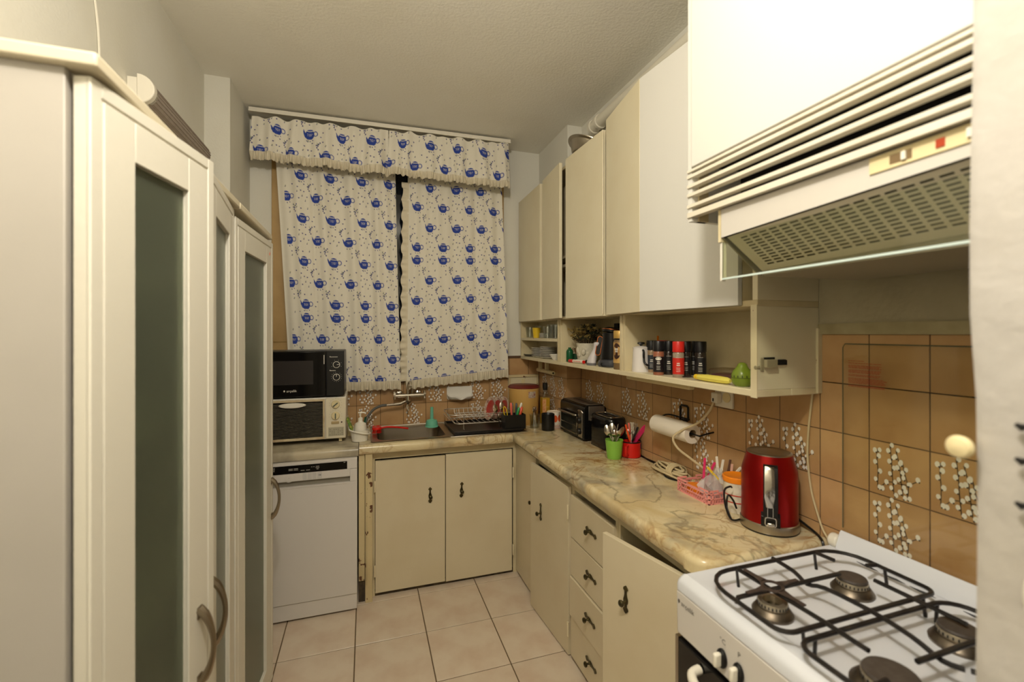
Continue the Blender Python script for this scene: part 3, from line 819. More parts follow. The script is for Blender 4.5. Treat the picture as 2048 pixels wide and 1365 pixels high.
# burners
HOBZ = ST-0.014
ALU = mat('burner_metal', (118, 108, 94), 0.4, metal=0.9, vary=(40, (84, 74, 62), 0.7))
CAPM = mat('burner_cap', (70, 62, 56), 0.5, vary=(60, (92, 84, 76), 0.6))
def burner(x, y, r, cap=True):
    base = MB().lathe([(r*1.25, 0), (r*1.28, 0.006), (r*1.05, 0.017), (r*0.98, 0.018), (0, 0.018)], n=28).build('burner', ALU, ck, (x, y, HOBZ))
    p = [(r*0.9, 0.018), (r*0.93, 0.028), (r*0.9, 0.030)]
    if cap: p += [(r*0.4, 0.030), (0, 0.030)]
    else: p += [(r*0.6, 0.030), (r*0.5, 0.018), (0, 0.017)]
    MB().lathe(p, n=28).build('flame_ring', mat('ring_metal', (176, 164, 142), 0.35, metal=0.8), base)
    t = MB()
    for i in range(26):
        a = 2*PI*i/26
        t.box(-0.0012, r*0.92, 0.021, 0.0012, r*0.945, 0.0265, M=RZ(a))
    t.build('port', BLACK, base)
    if cap:
        MB().lathe([(0, 0.0302), (r*0.86, 0.0302), (r*0.9, 0.033), (r*0.84, 0.037), (0, 0.038)], n=28).build('cap', CAPM, base)
burner(0.185, 0.108, 0.032, cap=False)
burner(0.182, 0.358, 0.034)
burner(0.415, 0.112, 0.046)
burner(0.375, 0.372, 0.036)
# back rail, lid, vents
MB().prism([(0.503, 0.868), (0.548, 0.868), (0.548, 0.905), (0.527, 0.918), (0.521, 0.912)], 0.035, CW-0.035, 'x').build('lid_rail', WHITEE, ck, bevel=0.002)
for x in (0.012, CW-0.035): MB().prism(arc(0.522, 0.884, 0.019, 0, 2*PI, 16)[:-1], x, x+0.024, 'x').build('rail_cap', WHITEP, ck, bevel=0.004)
b = MB()
for x in (0.13, 0.19, 0.25, 0.35, 0.41, 0.47): b.prism([(x-0.026, 0.488), (x-0.004, 0.4825), (x+0.026, 0.488), (x+0.004, 0.4935)], ST+0.0002, ST+0.001, 'z')
b.build('vent', BLACK, ck)
lid = MB().box(0.03, 0.5405, 0.91, CW-0.03, 0.5445, 1.44).build('lid_glass', thin_glass('lid_clear', (252, 252, 248), 0.03), ck, smooth=False)
b = MB()
b.tube([(0.03, 0.5425, 0.92), (0.03, 0.5425, 1.43), (0.036, 0.5425, 1.44), (CW-0.03, 0.5425, 1.44)], 0.0016, 4)
b.build('glass_edge', mat('lid_edge', (92, 92, 70), 0.3), lid)
REDT = mat('red_print', (160, 58, 34), 0.6)
b = MB(); r = random.Random(4); z = 1.393
for blk, wd in ((1, 0.5), (1, 0.97), (3, 0.97), (3, 1.0), (2, 0.95), (5, 1.1), (2, 1.05)):
    for i in range(blk):
        x = 0.047; end = 0.047+0.088*wd*r.uniform(0.9, 1.0)
        while x < end:
            w = min(r.uniform(0.004, 0.011), end-x)
            b.rect((x, 0.5398, z), (x+w, 0.5398, z), (x+w, 0.5398, z+0.0016), (x, 0.5398, z+0.0016)); x += w+0.0012
        z -= 0.0032
    z -= 0.0032
b.build('printed_text', REDT, lid, smooth=False)
# front: panel, knobs, oven door
MB().prism([(0.002, 0.72), (0.03, 0.72), (0.03, 0.828), (0.0, 0.828)], 0.002, CW-0.002, 'x').build('control_panel', APPL, ck, bevel=0.004)
M = Matrix(((1,0,0,0),(0,0,-1,0),(0,1,0,0),(0,0,0,1)))
b = MB().text('arçelik', 0.017, T(0.021, -0.0007, 0.798) @ M)
b.prism([(0.009,0.803),(0.012,0.799),(0.016,0.803),(0.0145,0.808),(0.010,0.808)], -0.0008, 0.001)
b.build('lettering', mat('grey_print', (96, 92, 86), 0.5), ck, smooth=False)
for i in range(6):
    x = 0.155 + 0.045*i + (0.06 if i > 1 else 0)
    kb = MB().lathe([(0.0135, 0), (0.0135, 0.004), (0.0115, 0.007), (0, 0.007)], n=20, sy=1.55, M=T(x, -0.0003, 0.760) @ RX(PI/2)).build('knob', BLACK, ck)
    MB().box(x-0.0055, -0.024, 0.745, x+0.0055, -0.006, 0.775).build('grip', WHITEP, kb, bevel=0.004, label='white grip')
b = MB()
for i, s_ in enumerate(('\u00b0C', 'P', '\u2022', '\u2022')):
    b.text(s_, 0.016, T(0.155+0.045*i+(0.06 if i > 1 else 0), -0.0002, 0.792) @ M, align='CENTER')
b.build('dial_marks', mat('grey_print', (96, 92, 86), 0.5), ck, smooth=False)
MB().box(0.012, -0.002, 0.12, CW-0.012, 0.03, 0.712).build('oven_door', BLACKG, ck, bevel=0.003)
MB().box(0.0, -0.001, 0.12, 0.011, 0.03, 0.714).build('door_edge', STEEL, ck)
pts = [(0.09, -0.006, 0.69), (0.1, -0.035, 0.69), (0.15, -0.05, 0.688), (0.3, -0.058, 0.686), (0.45, -0.05, 0.688), (0.5, -0.035, 0.69), (0.51, -0.006, 0.69)]
MB().tube(spline(pts, 5), 0.0105, 10).build('door_handle', WHITEP, ck)
MB().box(0.005, 0.02, 0.0, CW-0.005, CDp, 0.118).build('drawer', APPL, ck, bevel=0.003)
# pan supports: welded black wire grids lying on the hob
GZ = 0.898
def frame_path(x0, y0, x1, y1, radii, z):
    p = []
    for (cx, cy, a0), r in zip(((x0, y0, PI), (x1, y0, 1.5*PI), (x1, y1, 0), (x0, y1, 0.5*PI)), radii):
        sx = 1 if cx == x0 else -1; sy = 1 if cy == y0 else -1
        p += [(a, b_, z) for a, b_ in arc(cx+sx*r, cy+sy*r, r, a0, a0+PI/2, 5)]
    return p
b = MB(); R_ = 0.0048
b.tube(frame_path(0.752, 0.640, 1.197, 0.858, (0.03, 0.025, 0.075, 0.075), GZ), R_, 8, closed=True)
b.tube(spline([(0.982,0.868,GZ),(0.972,0.80,GZ+0.002),(0.965,0.762,GZ-0.006),(0.976,0.728,GZ+0.001),(0.98,0.637,GZ+0.004),(0.972,0.56,GZ+0.003),(0.966,0.51,GZ-0.006),(0.974,0.482,GZ-0.004)], 3), R_, 8)
b.tube([(0.856,0.860,GZ),(0.856,0.64,GZ+0.004),(0.854,0.557,GZ+0.004)], R_, 8)
b.tube([(1.11,0.712,GZ+0.004),(1.112,0.64,GZ+0.004),(1.113,0.548,GZ+0.004)], R_, 8)
b.tube(spline([(0.753,0.753,GZ-0.006),(0.757,0.755,GZ+0.003),(0.775,0.756,GZ+0.005),(0.95,0.757,GZ+0.004),(1.062,0.757,GZ+0.004)], 3), R_, 8)
b.tube([(1.112,0.858,GZ),(1.112,0.806,GZ+0.004)], R_, 8); b.tube([(1.197,0.763,GZ),(1.163,0.763,GZ+0.004)], R_, 8)
for x, y in ((0.856,0.858),(1.112,0.858),(0.80,0.641),(1.15,0.641),(1.197,0.745)): b.tube([(x,y,GZ),(x+0.002,y-0.004,HOBZ+0.001)], 0.0035, 6)
tag(b.build('pan_support', BLACKM), 'black wire pan support over the far pair of burners', 'pan support')
b = MB()
b.tube(frame_path(0.752, 0.372, 1.193, 0.616, (0.075, 0.075, 0.05, 0.03), GZ), R_, 8, closed=True)
b.tube(spline([(0.97,0.374,GZ),(0.985,0.42,GZ),(1.0,0.44,GZ-0.004),(0.985,0.462,GZ-0.002),(0.978,0.476,GZ-0.003)], 4), R_, 8)
b.tube([(0.905,0.5125,GZ+0.004),(1.09,0.5125,GZ+0.004)], R_, 8)
b.tube([(1.194,0.50,GZ),(1.15,0.50,GZ+0.004)], R_, 8); b.tube([(0.752,0.5,GZ),(0.81,0.5,GZ+0.004)], R_, 8); b.tube([(0.866,0.373,GZ),(0.866,0.45,GZ+0.004)], R_, 8)
for x, y in ((0.80,0.615),(1.15,0.615),(0.866,0.374),(1.1,0.374)): b.tube([(x,y,GZ),(x,y+0.002,HOBZ+0.001)], 0.0035, 6)
tag(b.build('pan_support', BLACKM), 'black wire pan support over the near pair of burners', 'pan support')
# star shaped simmer trivet on the small burner
b = MB(); RUST = mat('rusty_iron', (74, 60, 52), 0.6, vary=(60, (46, 38, 34), 0.8))
b.lathe([(0.017,0),(0.024,0),(0.024,0.003),(0.017,0.003),(0.017,0)], n=20)
for i in range(4): b.prism([(-0.010,0.021),(0.010,0.021),(0.0045,0.045),(0.004,0.075),(-0.004,0.075),(-0.0045,0.045)], 0.0, 0.003, 'z', M=RZ(i*PI/2+0.03))
tag(b.build('simmer_trivet', RUST, None, (0.856, 0.757, GZ+0.0095)), 'small rusty star-shaped trivet over the front burner', 'trivet')


# ================================================================ curtains
def ell(x, y, cx, cy, rx, ry): return (np.sqrt(((x-cx)/rx)**2 + ((y-cy)/ry)**2) - 1) * min(rx, ry)
def cap(x, y, ax, ay, bx, by, ra, rb):
    dx, dy = bx-ax, by-ay
    t = np.clip(((x-ax)*dx + (y-ay)*dy)/(dx*dx+dy*dy), 0, 1)
    return np.hypot(x-ax-t*dx, y-ay-t*dy) - (ra+(rb-ra)*t)
def cov(d, w=0.0014): return np.clip(0.5 - d/w, 0, 1)[..., None]
C_CLOTH = np.array(lin((226, 220, 204))[:3]); C_BLUE = np.array(lin((38, 64, 150))[:3])
C_NAVY = np.array(lin((36, 42, 112))[:3]); C_LEAF = np.array(lin((98, 116, 58))[:3])
PW, PH = 0.200, 0.262
HEARTS = []
_r = random.Random(11)
while len(HEARTS) < 22:
    hx, hy = _r.uniform(0, PW), _r.uniform(0, PH)
    ok = True
    for tx, ty in ((0, 0), (PW/2, PH/2), (PW, 0), (0, PH), (PW, PH)):
        if abs(hx-tx) < 0.062 and -0.045 < hy-ty < 0.05: ok = False
    for a, b_, c in HEARTS:
        if math.hypot(a-hx, b_-hy) < 0.026: ok = False
    if ok or _r.random() < 0.002: HEARTS.append((hx, hy, _r.random() < 0.35))
def pattern(s, t):
    col = np.broadcast_to(C_CLOTH, s.shape+(3,)).copy()
    def paint(d, c):
        nonlocal col
        k = cov(d); col = col*(1-k) + c*k
    sm = np.mod(s, PW); tm = np.mod(t, PH)
    for hx, hy, leaf in HEARTS:
        for ox in (-PW, 0, PW):
            for oy in (-PH, 0, PH):
                x = sm-hx-ox; y = tm-hy-oy
                if leaf:
                    paint(ell(x, y, 0.002, 0.006, 0.0022, 0.0035), C_LEAF)
                    paint(np.hypot(x, y)-0.0030, C_NAVY)
                else:
                    paint(np.minimum(np.minimum(ell(x, y, -0.0018, 0.0008, 0.0026, 0.0028), ell(x, y, 0.0018, 0.0008, 0.0026, 0.0028)),
                                     ell(x, y, 0.0, -0.0012, 0.0026, 0.0026)), C_NAVY)
    for base in ((0, 0), (PW/2, PH/2)):
        x = np.mod(s-base[0]+PW/2, PW)-PW/2; y = np.mod(t-base[1]+PH/2, PH)-PH/2
        x = x/1.0; y = y/1.2
        body = np.maximum(ell(x, y, 0, 0, 0.027, 0.025), -(y+0.0215)); body = np.maximum(body, y-0.0175)
        lid = np.maximum(ell(x, y, 0.0, 0.0185, 0.0185, 0.0095), -(y-0.0205))
        spout = np.minimum(cap(x, y, -0.020, -0.006, -0.031, 0.004, 0.011, 0.006), cap(x, y, -0.031, 0.004, -0.0385, 0.0215, 0.006, 0.0014))
        rg = np.abs(ell(x, y, 0.034, 0.004, 0.0125, 0.0110)) - 0.0021
        rg = np.maximum(rg, -(x-0.020))
        pot = np.minimum(np.minimum(body, lid), np.minimum(spout, rg))
        paint(pot, C_BLUE)
        txt = np.minimum(cap(x, y, -0.0105, -0.004, -0.0095, 0.006, 0.0007, 0.0007), np.abs(ell(x, y, 0.0005, 0.001, 0.0042, 0.0046))-0.0007)
        txt = np.minimum(txt, cap(x, y, 0.010, -0.004, 0.0105, 0.006, 0.0007, 0.0007))
        txt = np.minimum(txt, np.minimum(cap(x, y, -0.014, 0.006, -0.0095, 0.0065, 0.0006, 0.0006), cap(x, y, 0.0105, 0.006, 0.0145, 0.004, 0.0006, 0.0006)))
        k = cov(txt-0.0004, 0.0012)*0.7; col = col*(1-k) + C_CLOTH*k
        for fx, fy in ((-0.014, -0.030), (0.004, -0.031), (0.020, -0.027)): paint(np.hypot(x-fx, y-fy)-0.0030, C_NAVY)
        for fx, fy in ((-0.046, 0.036), (-0.053, 0.045), (-0.049, 0.054), (-0.057, 0.056), (-0.044, 0.064), (-0.037, 0.071)):
            paint(np.hypot(x-fx, (y-fy)*0.9)-0.0036, C_NAVY)
        paint(cap(x, y, -0.051, 0.060, -0.055, 0.073, 0.0018, 0.0006), C_LEAF)
    return col
def grid_mesh(name, P, mats, col=None):
    nz, nx = P.shape[:2]
    me = bpy.data.meshes.new(name)
    me.vertices.add(nz*nx); me.vertices.foreach_set('co', P.reshape(-1).astype(np.float32))
    i = np.arange((nz-1)*(nx-1)); r_, c_ = i//(nx-1), i % (nx-1); a = r_*nx+c_
    q = np.stack([a, a+nx, a+nx+1, a+1], 1).reshape(-1).astype(np.int32)
    nf = (nz-1)*(nx-1)
    me.loops.add(nf*4); me.loops.foreach_set('vertex_index', q)
    me.polygons.add(nf); me.polygons.foreach_set('loop_start', np.arange(nf, dtype=np.int32)*4)
    me.polygons.foreach_set('use_smooth', np.ones(nf, dtype=bool))
    if col is not None:
        at = me.attributes.new('print', 'FLOAT_COLOR', 'POINT')
        c4 = np.ones((nz*nx, 4), dtype=np.float32); c4[:, :3] = col.reshape(-1, 3); at.data.foreach_set('color', c4.reshape(-1))
    for m in mats: me.materials.append(m)
    me.update(calc_edges=True); me.validate()
    return me
def cloth(name, TL, TR, BL, BR, res, fold, cw, ch, off, label, cat, seam=None, hemL=0.0, hemR=0.0, ruf=0.057, side=None, rn=46, top=None):
    TL, TR, BL, BR = [np.array(p) for p in (TL, TR, BL, BR)]
    nx = int(cw/res); nz = int(ch/res)
    def surf(U, V):
        P = ((TL*(1-U[..., None])+TR*U[..., None])*(1-V[..., None]) + (BL*(1-U[..., None])+BR*U[..., None])*V[..., None])
        dx, dy = fold(U, V)
        P[..., 0] += dx; P[..., 1] += dy
        if top is not None: P[..., 2] += top(U)*(1-V)
        return P
    V, U = np.meshgrid(np.linspace(0, 1, nz), np.linspace(0, 1, nx), indexing='ij')
    P = surf(U, V)
    t = -V*ch + off[1]; s = U*cw + off[0]
    if seam: t = np.where(V > seam, t + 0.083, t)
    col = pattern(s, t)
    m = (U < hemL) | (U > 1-hemR)
    col[m] = C_CLOTH
    o = link(name, grid_mesh(name, P, [PRINT], col), smooth=False)
    tag(o, label, cat)
    # gathered ruffle along the bottom edge
    V, U = np.meshgrid(np.linspace(0, 1, 7), np.linspace(0, 1, rn*10), indexing='ij')
    B = surf(U, np.ones_like(U))
    B[..., 1] += -0.001 + V**0.8*(0.008*np.sin(2*PI*rn*U + 1.5*np.sin(2*PI*5*U)) + 0.005*np.sin(2*PI*rn*0.37*U+1))
    B[..., 2] -= V*(ruf + 0.004*np.sin(2*PI*rn*0.31*U)) - 0.002
    B[..., 0] += V*0.004*np.cos(2*PI*rn*0.5*U)
    link('ruffle', grid_mesh('ruffle', B, [CLOTHW]), o, smooth=False)
    if side:
        u0, wd, v0, v1 = side
        n = 36
        V, A = np.meshgrid(np.linspace(v0, v1, n*10), np.linspace(0, 1, 6), indexing='ij')
        B = surf(np.full_like(V, u0), V)
        B[..., 0] += wd*A*(1+0.12*np.sin(2*PI*n*0.4*V)); B[..., 1] += -0.004*A + A**0.8*(0.006*np.sin(2*PI*n*V+np.sin(7*V)) + 0.004*np.sin(2*PI*n*0.41*V))
        B[..., 2] += A*0.004*np.cos(2*PI*n*0.6*V)
        link('ruffle', grid_mesh('ruffle', B, [CLOTHW]), o, smooth=False)
    return o
s_ = np.sin
def bump_(U, c, w): return np.exp(-((U-c)/w)**2)
def fold_l(U, V):
    a = 0.35+0.65*(1-V)**0.5*1.0 + 0.25*V
    return (0.006*s_(2*PI*1.7*U+2*V), a*(0.013*s_(2*PI*4.3*U+0.8+0.5*V) + 0.006*s_(2*PI*9.2*U+2.0-0.6*V)) - 0.016*bump_(U, 0.23, 0.045) + 0.01*bump_(U, 0.28, 0.02))
def fold_r(U, V):
    a = 0.35+0.5*(1-V)**0.5
    return (0.004*s_(2*PI*2.1*U+1.4*V), a*(0.010*s_(2*PI*4.1*U+2.2+0.4*V) + 0.005*s_(2*PI*8.6*U+0.7+0.5*V)))
cloth('curtain', (-0.525, 2.965, 2.685), (0.183, 2.965, 2.685), (-0.445, 2.965, 1.165), (0.213, 2.965, 1.160), 0.0029, fold_l, 0.80, 1.53, (0.05, 0.0),
      'left window curtain of white cloth printed with blue teapots', 'curtain', seam=0.710, hemL=0.05, ruf=0.055)
cloth('curtain', (0.262, 2.972, 2.685), (0.889, 2.972, 2.685), (0.242, 2.972, 1.158), (0.943, 2.972, 1.218), 0.0029, fold_r, 0.74, 1.50, (0.03, -0.0105),
      'right window curtain of white teapot cloth with a frilled inner edge', 'curtain', seam=0.455, hemL=0.02, ruf=0.057, side=(0.012, -0.043, 0.15, 1.0))
def fold_v1(U, V):
    a = 0.5+0.6*V
    return (0.010*s_(2*PI*2.2*U)*V, a*(0.012*s_(2*PI*5.2*U+0.5) + 0.006*s_(2*PI*12.3*U+1)) - 0.022*V*bump_(U, 0.56, 0.07) - 0.03*bump_(U, 0.93, 0.05)*V + 0.016*bump_(U, 0.72, 0.05))
def fold_v2(U, V):
    a = 0.5+0.5*V
    return (0.008*s_(2*PI*2.6*U+1)*V, a*(0.010*s_(2*PI*4.6*U+1.5) + 0.006*s_(2*PI*11.3*U)) - 0.02*bump_(U, 0.05, 0.05)*V - 0.014*bump_(U, 0.95, 0.04))
def top_v(U): return 0.006*s_(2*PI*7.3*U) - 0.010*np.abs(s_(2*PI*2.6*U+0.4))
cloth('valance', (-0.622, 2.885, 2.722), (0.132, 2.862, 2.735), (-0.637, 2.885, 2.520), (0.124, 2.862, 2.495), 0.0029, fold_v1, 0.86, 0.215, (0.045, 0.075),
      'left half of the frilled teapot print valance above the window', 'valance', ruf=0.05, rn=60, top=top_v)
cloth('valance', (0.137, 2.862, 2.735), (0.907, 2.848, 2.748), (0.120, 2.862, 2.500), (0.925, 2.848, 2.487), 0.0029, fold_v2, 0.90, 0.235, (0.10, 0.075),
      'right half of the frilled teapot print valance above the window', 'valance', ruf=0.045, rn=60, top=top_v)
rl = MB(); M_ = Matrix.Translation((-0.640, 2.912, 2.752)) @ RZ(math.atan2(-0.05, 1.56))
rl.box(0, -0.02, 0.0, 1.565, 0.02, 0.02, M=M_); rl.box(0.0, -0.024, -0.006, 1.565, -0.016, 0.004, M=M_)
rod = rl.build('curtain_rail', WHITEP, bevel=0.002)
tag(rod, 'long white curtain rail on the ceiling above the window', 'curtain rail')
MB().tube([(-0.63, 2.93, 2.70), (0.92, 2.885, 2.71)], 0.006, 8).build('rod', TANW, rod)

# ================================================================ fixtures on the walls
lf = thing('wall_light', 'unlit tube light with ribbed grey cover on the left wall', 'light', (XL, 1.86, 2.31))
MB().box(0, 0.0, -0.03, 0.03, 0.62, 0.045).build('base', WHITEP, lf, bevel=0.003)
b = MB(); prof = [(0.03+0.047*math.sin(PI*i/12), 0.006-0.046*math.cos(PI*i/12)) for i in range(13)]
b.prism(prof[::-1], 0.02, 0.6, 'y')
b.build('cover', mat('ribbed_cover', (166, 152, 140), 0.3, vary=(40, (140, 126, 116), 0.5)), lf, sharp=50)
b = MB()
for i in range(2, 11):
    x, z = 0.03+0.048*math.sin(PI*i/12), 0.006-0.047*math.cos(PI*i/12)
    b.tube([(x, 0.022, z), (x, 0.6, z)], 0.0016, 5)
o = b.build('rib', mat('ribbed_cover', (166, 152, 140), 0.3), lf); o['kind'] = 'stuff'
MB().prism([(0.03+0.052*math.sin(PI*i/12), 0.006-0.051*math.cos(PI*i/12)) for i in range(13)][::-1], -0.004, 0.02, 'y').build('end_cap', WHITEP, lf, bevel=0.003)
MB().prism([(0.03+0.0495*math.sin(PI*i/12), 0.006-0.0485*math.cos(PI*i/12)) for i in range(13)][::-1], 0.02, 0.034, 'y').build('trim_ring', CHROME, lf)
tag(MB().tube(spline([(XL+0.004, 1.60, 2.784), (XL+0.004, 1.66, 2.5), (XL+0.004, 1.688, 2.33), (XL+0.004, 1.69, 1.95)], 5), 0.003, 6).build('wall_wire', WHITEP), 'thin white wire running down the left wall', 'wire')
pp = tag(MB().tube([(1.262, 2.31, 2.672), (1.262, 0.975, 2.672)], 0.034, 18).build('vent_pipe', mat('painted_pipe', (224, 218, 200), 0.5)), 'white painted pipe along the top of the right wall', 'pipe')
for y in (2.318, 2.245):
    MB().tube([(1.262, y+0.012, 2.672), (1.262, y-0.012, 2.672)], 0.0405, 18).build('collar', mat('painted_pipe', (224, 218, 200), 0.5), pp, bevel=0.002)
tag(MB().lathe([(0, 0), (0.08, 0), (0.092, 0.008), (0.118, 0.05), (0.134, 0.054), (0.135, 0.058), (0.117, 0.055), (0.088, 0.012), (0, 0.005)], n=44).build('steel_bowl', STEEL, None, (1.168, 2.235, 2.449), rot=(0.12, 0.42, 0)), 'shallow steel bowl on top of the wall cabinet', 'bowl')
tag(MB().box(1.09, 2.47, 2.411, 1.19, 2.545, 2.428).build('dark_tray', BLACK, bevel=0.003), 'flat dark tray lying on the wall cabinet left of the steel bowl', 'tray')
# under-shelf pieces
tb = thing('towel_bar', 'short cream tube bar under the far end of the shelf', 'towel bar', (1.17, 2.86, 1.21))
MB().tube([(0, 0.11, 0), (-0.012, -0.19, 0)], 0.0135, 14).build('tube', IVORY, tb)
MB().tube([(-0.0125, -0.1905, 0), (-0.0126, -0.193, 0)], 0.006, 10).build('tube_hole', DARK, tb)
for y in (0.06, -0.06): MB().box(-0.014, y-0.012, 0.0, 0.01, y+0.012, 0.076).build('bracket', IVORY, tb, bevel=0.002)
us = thing('shelf_light', 'slim white strip light under the wall cabinet shelf', 'light', (1.2, 1.64, 1.286))
MB().box(-0.018, -0.235, -0.016, 0.018, 0.235, 0.0).build('housing', WHITEP, us, bevel=0.002)
MB().box(-0.014, -0.22, -0.036, 0.014, 0.22, -0.016).build('diffuser', IVORY, us, bevel=0.006, seg=3)
so = thing('wall_socket', 'white wall socket with plug under the wall cabinet', 'socket', (XR, 1.355, 1.222), -PI/2)
MB().box(-0.043, -0.012, -0.034, 0.043, 0.0, 0.05).build('plate', WHITEP, so, bevel=0.003)
MB().lathe([(0.019, 0), (0.019, 0.002), (0, 0.002)], n=20, M=T(0.018, -0.0125, 0.006) @ RX(PI/2)).build('outlet', IVORY, so)
pl = MB().box(-0.034, -0.04, -0.018, -0.004, -0.0125, 0.022).build('plug', WHITEP, so, bevel=0.005, seg=3)
MB().box(-0.024, -0.041, -0.012, -0.018, -0.0395, 0.0).build('plug_pin_mark', BLACK, pl)
# beige cable from the plug to a knotted bundle
cab = tag(MB().tube(spline([(1.262, 1.375, 1.205), (1.245, 1.385, 1.165), (1.225, 1.42, 1.12), (1.195, 1.47, 1.085), (1.175, 1.50, 1.05), (1.185, 1.485, 1.01), (1.225, 1.45, 0.97), (1.262, 1.415, 0.93), (1.265, 1.43, 0.89), (1.245, 1.475, 0.872)], 7), 0.0045, 8).build('power_cable', CABLEW), 'beige cable hanging from the socket in front of the paper roll', 'cable')
b = MB(); r = random.Random(2)
for i in range(5):
    pts = []
    for k in range(28):
        a = 2*PI*k/28
        pts.append((1.245+(0.044-0.0075*i)*math.sin(a), 1.60+0.006*(i%2)+(0.118-0.013*i)*math.cos(a), 0.868+0.0075*i+0.010*math.sin(a+0.7*i)**2))
    b.tube(pts, 0.0042, 7, closed=True)
for i in range(4):
    y = 1.555+0.009*i
    b.tube([(1.245+0.040*math.cos(a), y+0.006*math.sin(a), 0.889+0.024*math.sin(a)) for a in [2*PI*k/16 for k in range(16)]], 0.0042, 7, closed=True)
tag(b.build('cable_bundle', CABLEW), 'knotted bundle of beige cable on the worktop by the tiles', 'cable')
tag(MB().tube(spline([(1.285, 2.05, 0.872), (1.29, 1.90, 0.867), (1.275, 1.80, 0.867), (1.268, 1.69, 0.867), (1.20, 1.58, 0.866), (1.225, 1.50, 0.866), (1.27, 1.40, 0.867), (1.285, 1.28, 0.867), (1.286, 1.18, 0.867)], 7), 0.0038, 7).build('black_cable', BLACK), 'black cord running along the tiles from the toaster behind the pink basket', 'cable')
tag(MB().tube(spline([(1.282, 2.03, 0.866), (1.284, 1.86, 0.8655), (1.288, 1.72, 0.8655), (1.29, 1.6, 0.8655)], 6), 0.0034, 7).build('black_cable', BLACK), 'black cord close to the wall behind the red mug', 'cable')
tag(MB().tube(spline([(1.294, 1.004, 1.287), (1.294, 1.016, 1.18), (1.294, 1.02, 1.09), (1.294, 1.008, 0.99), (1.293, 0.985, 0.92), (1.29, 0.968, 0.885), (1.285, 0.95, 0.868), (1.285, 0.941, 0.84)], 6), 0.003, 6).build('thin_cable', CABLEW), 'thin beige cable down the tiles between kettle and cooker', 'cable')
# paper towel roll on a black wire holder
pr_ = thing('paper_towel_roll', 'paper towel roll hanging on the tiled wall', 'paper towel', (1.236, 1.575, 1.068))
b = MB(); b.lathe([(0.017, -0.115), (0.039, -0.115), (0.0395, -0.11), (0.0395, 0.11), (0.039, 0.115), (0.017, 0.115)], n=28, M=RX(PI/2)); b.build('paper', PAPER, pr_)
MB().lathe([(0.017, -0.1148), (0.0165, -0.1148), (0.0165, 0.1148), (0.017, 0.1148)], n=20, M=RX(PI/2)).build('core', mat('cardboard', (150, 124, 92), 0.9), pr_)
hl_ = thing('towel_holder', 'black wire towel holder with a square hook on the tiles', 'holder', (1.29, 1.57, 1.13))
MB().tube([(-0.054, 0.14, -0.062), (-0.054, -0.15, -0.062)], 0.0035, 8).tube(spline([(-0.054, -0.15, -0.062), (-0.03, -0.155, -0.055), (0.008, -0.155, -0.05)], 4), 0.0035, 8).tube(spline([(-0.054, 0.14, -0.062), (-0.02, 0.1, -0.022), (-0.004, 0.02, -0.022), (-0.004, -0.03, -0.022)], 5), 0.0035, 8).build('wire', BLACK, hl_)
q = [(-0.004, y, z) for y, z in ((0.024, -0.03), (0.024, 0.026), (0.018, 0.032), (-0.018, 0.032), (-0.024, 0.026), (-0.024, -0.024), (-0.018, -0.03))]
MB().tube(q, 0.0045, 6, closed=True).build('hook', BLACK, hl_)
# faucet
fc = thing('wall_faucet', 'chrome wall mixer tap with grey hose above the sink', 'faucet', (0.26, 3.03, 1.065))
b = MB(); b.tube([(-0.06, -0.065, 0), (0.08, -0.065, 0)], 0.014, 16)
for x in (-0.05, 0.07): b.tube([(x, -0.065, 0), (x, -0.006, 0)], 0.012, 12); b.lathe([(0, 0), (0.029, 0), (0.024, 0.010), (0.013, 0.014)], n=20, M=T(x, 0, 0) @ RX(PI/2))
b.tube([(0.0, -0.065, 0), (0.0, -0.065, -0.03)], 0.017, 16); b.lathe([(0.019, 0), (0.022, -0.006), (0.022, -0.018), (0.016, -0.024), (0.012, -0.03), (0, -0.03)][::-1], n=8, c=(0, -0.065, -0.028))
b.build('body', CHROME, fc)
for s2, x in ((-1, -0.06), (1, 0.08)):
    h = MB(); h.tube([(x, -0.065, 0), (x+s2*0.03, -0.065, 0)], 0.011, 12)
    for a in range(4): h.tube([(x+s2*0.024, -0.065, 0), (x+s2*0.026, -0.065+0.026*math.sin(a*PI/2+0.5), 0.026*math.cos(a*PI/2+0.5))], 0.006, 8, rs=[0.005, 0.0075])
    h.build('tap_handle', CHROME, fc)
MB().tube(spline([(0.0, -0.065, 0.005), (0.0, -0.066, 0.05), (0.008, -0.075, 0.085), (0.012, -0.10, 0.09), (0.012, -0.115, 0.07)], 5), 0.009, 10).tube([(0.022, -0.065, 0.0), (0.026, -0.068, 0.04)], 0.007, 8).build('spout', CHROME, fc)
MB().tube([(-0.008, -0.068, -0.035), (-0.05, -0.075, -0.052), (-0.10, -0.08, -0.053), (-0.135, -0.085, -0.054)], 0.010, 12, rs=[0.008, 0.011, 0.009, 0.0075]).tube([(0.0, -0.068, -0.055), (-0.008, -0.075, -0.072), (-0.002, -0.085, -0.088)], 0.006, 8, rs=[0.008, 0.006, 0.007]).build('outlet', CHROME, fc)
MB().tube(spline([(-0.135, -0.085, -0.054), (-0.17, -0.09, -0.056), (-0.215, -0.1, -0.075), (-0.25, -0.125, -0.115), (-0.268, -0.15, -0.17)], 5), 0.0085, 10).build('hose', mat('grey_hose', (92, 90, 84), 0.5), fc)
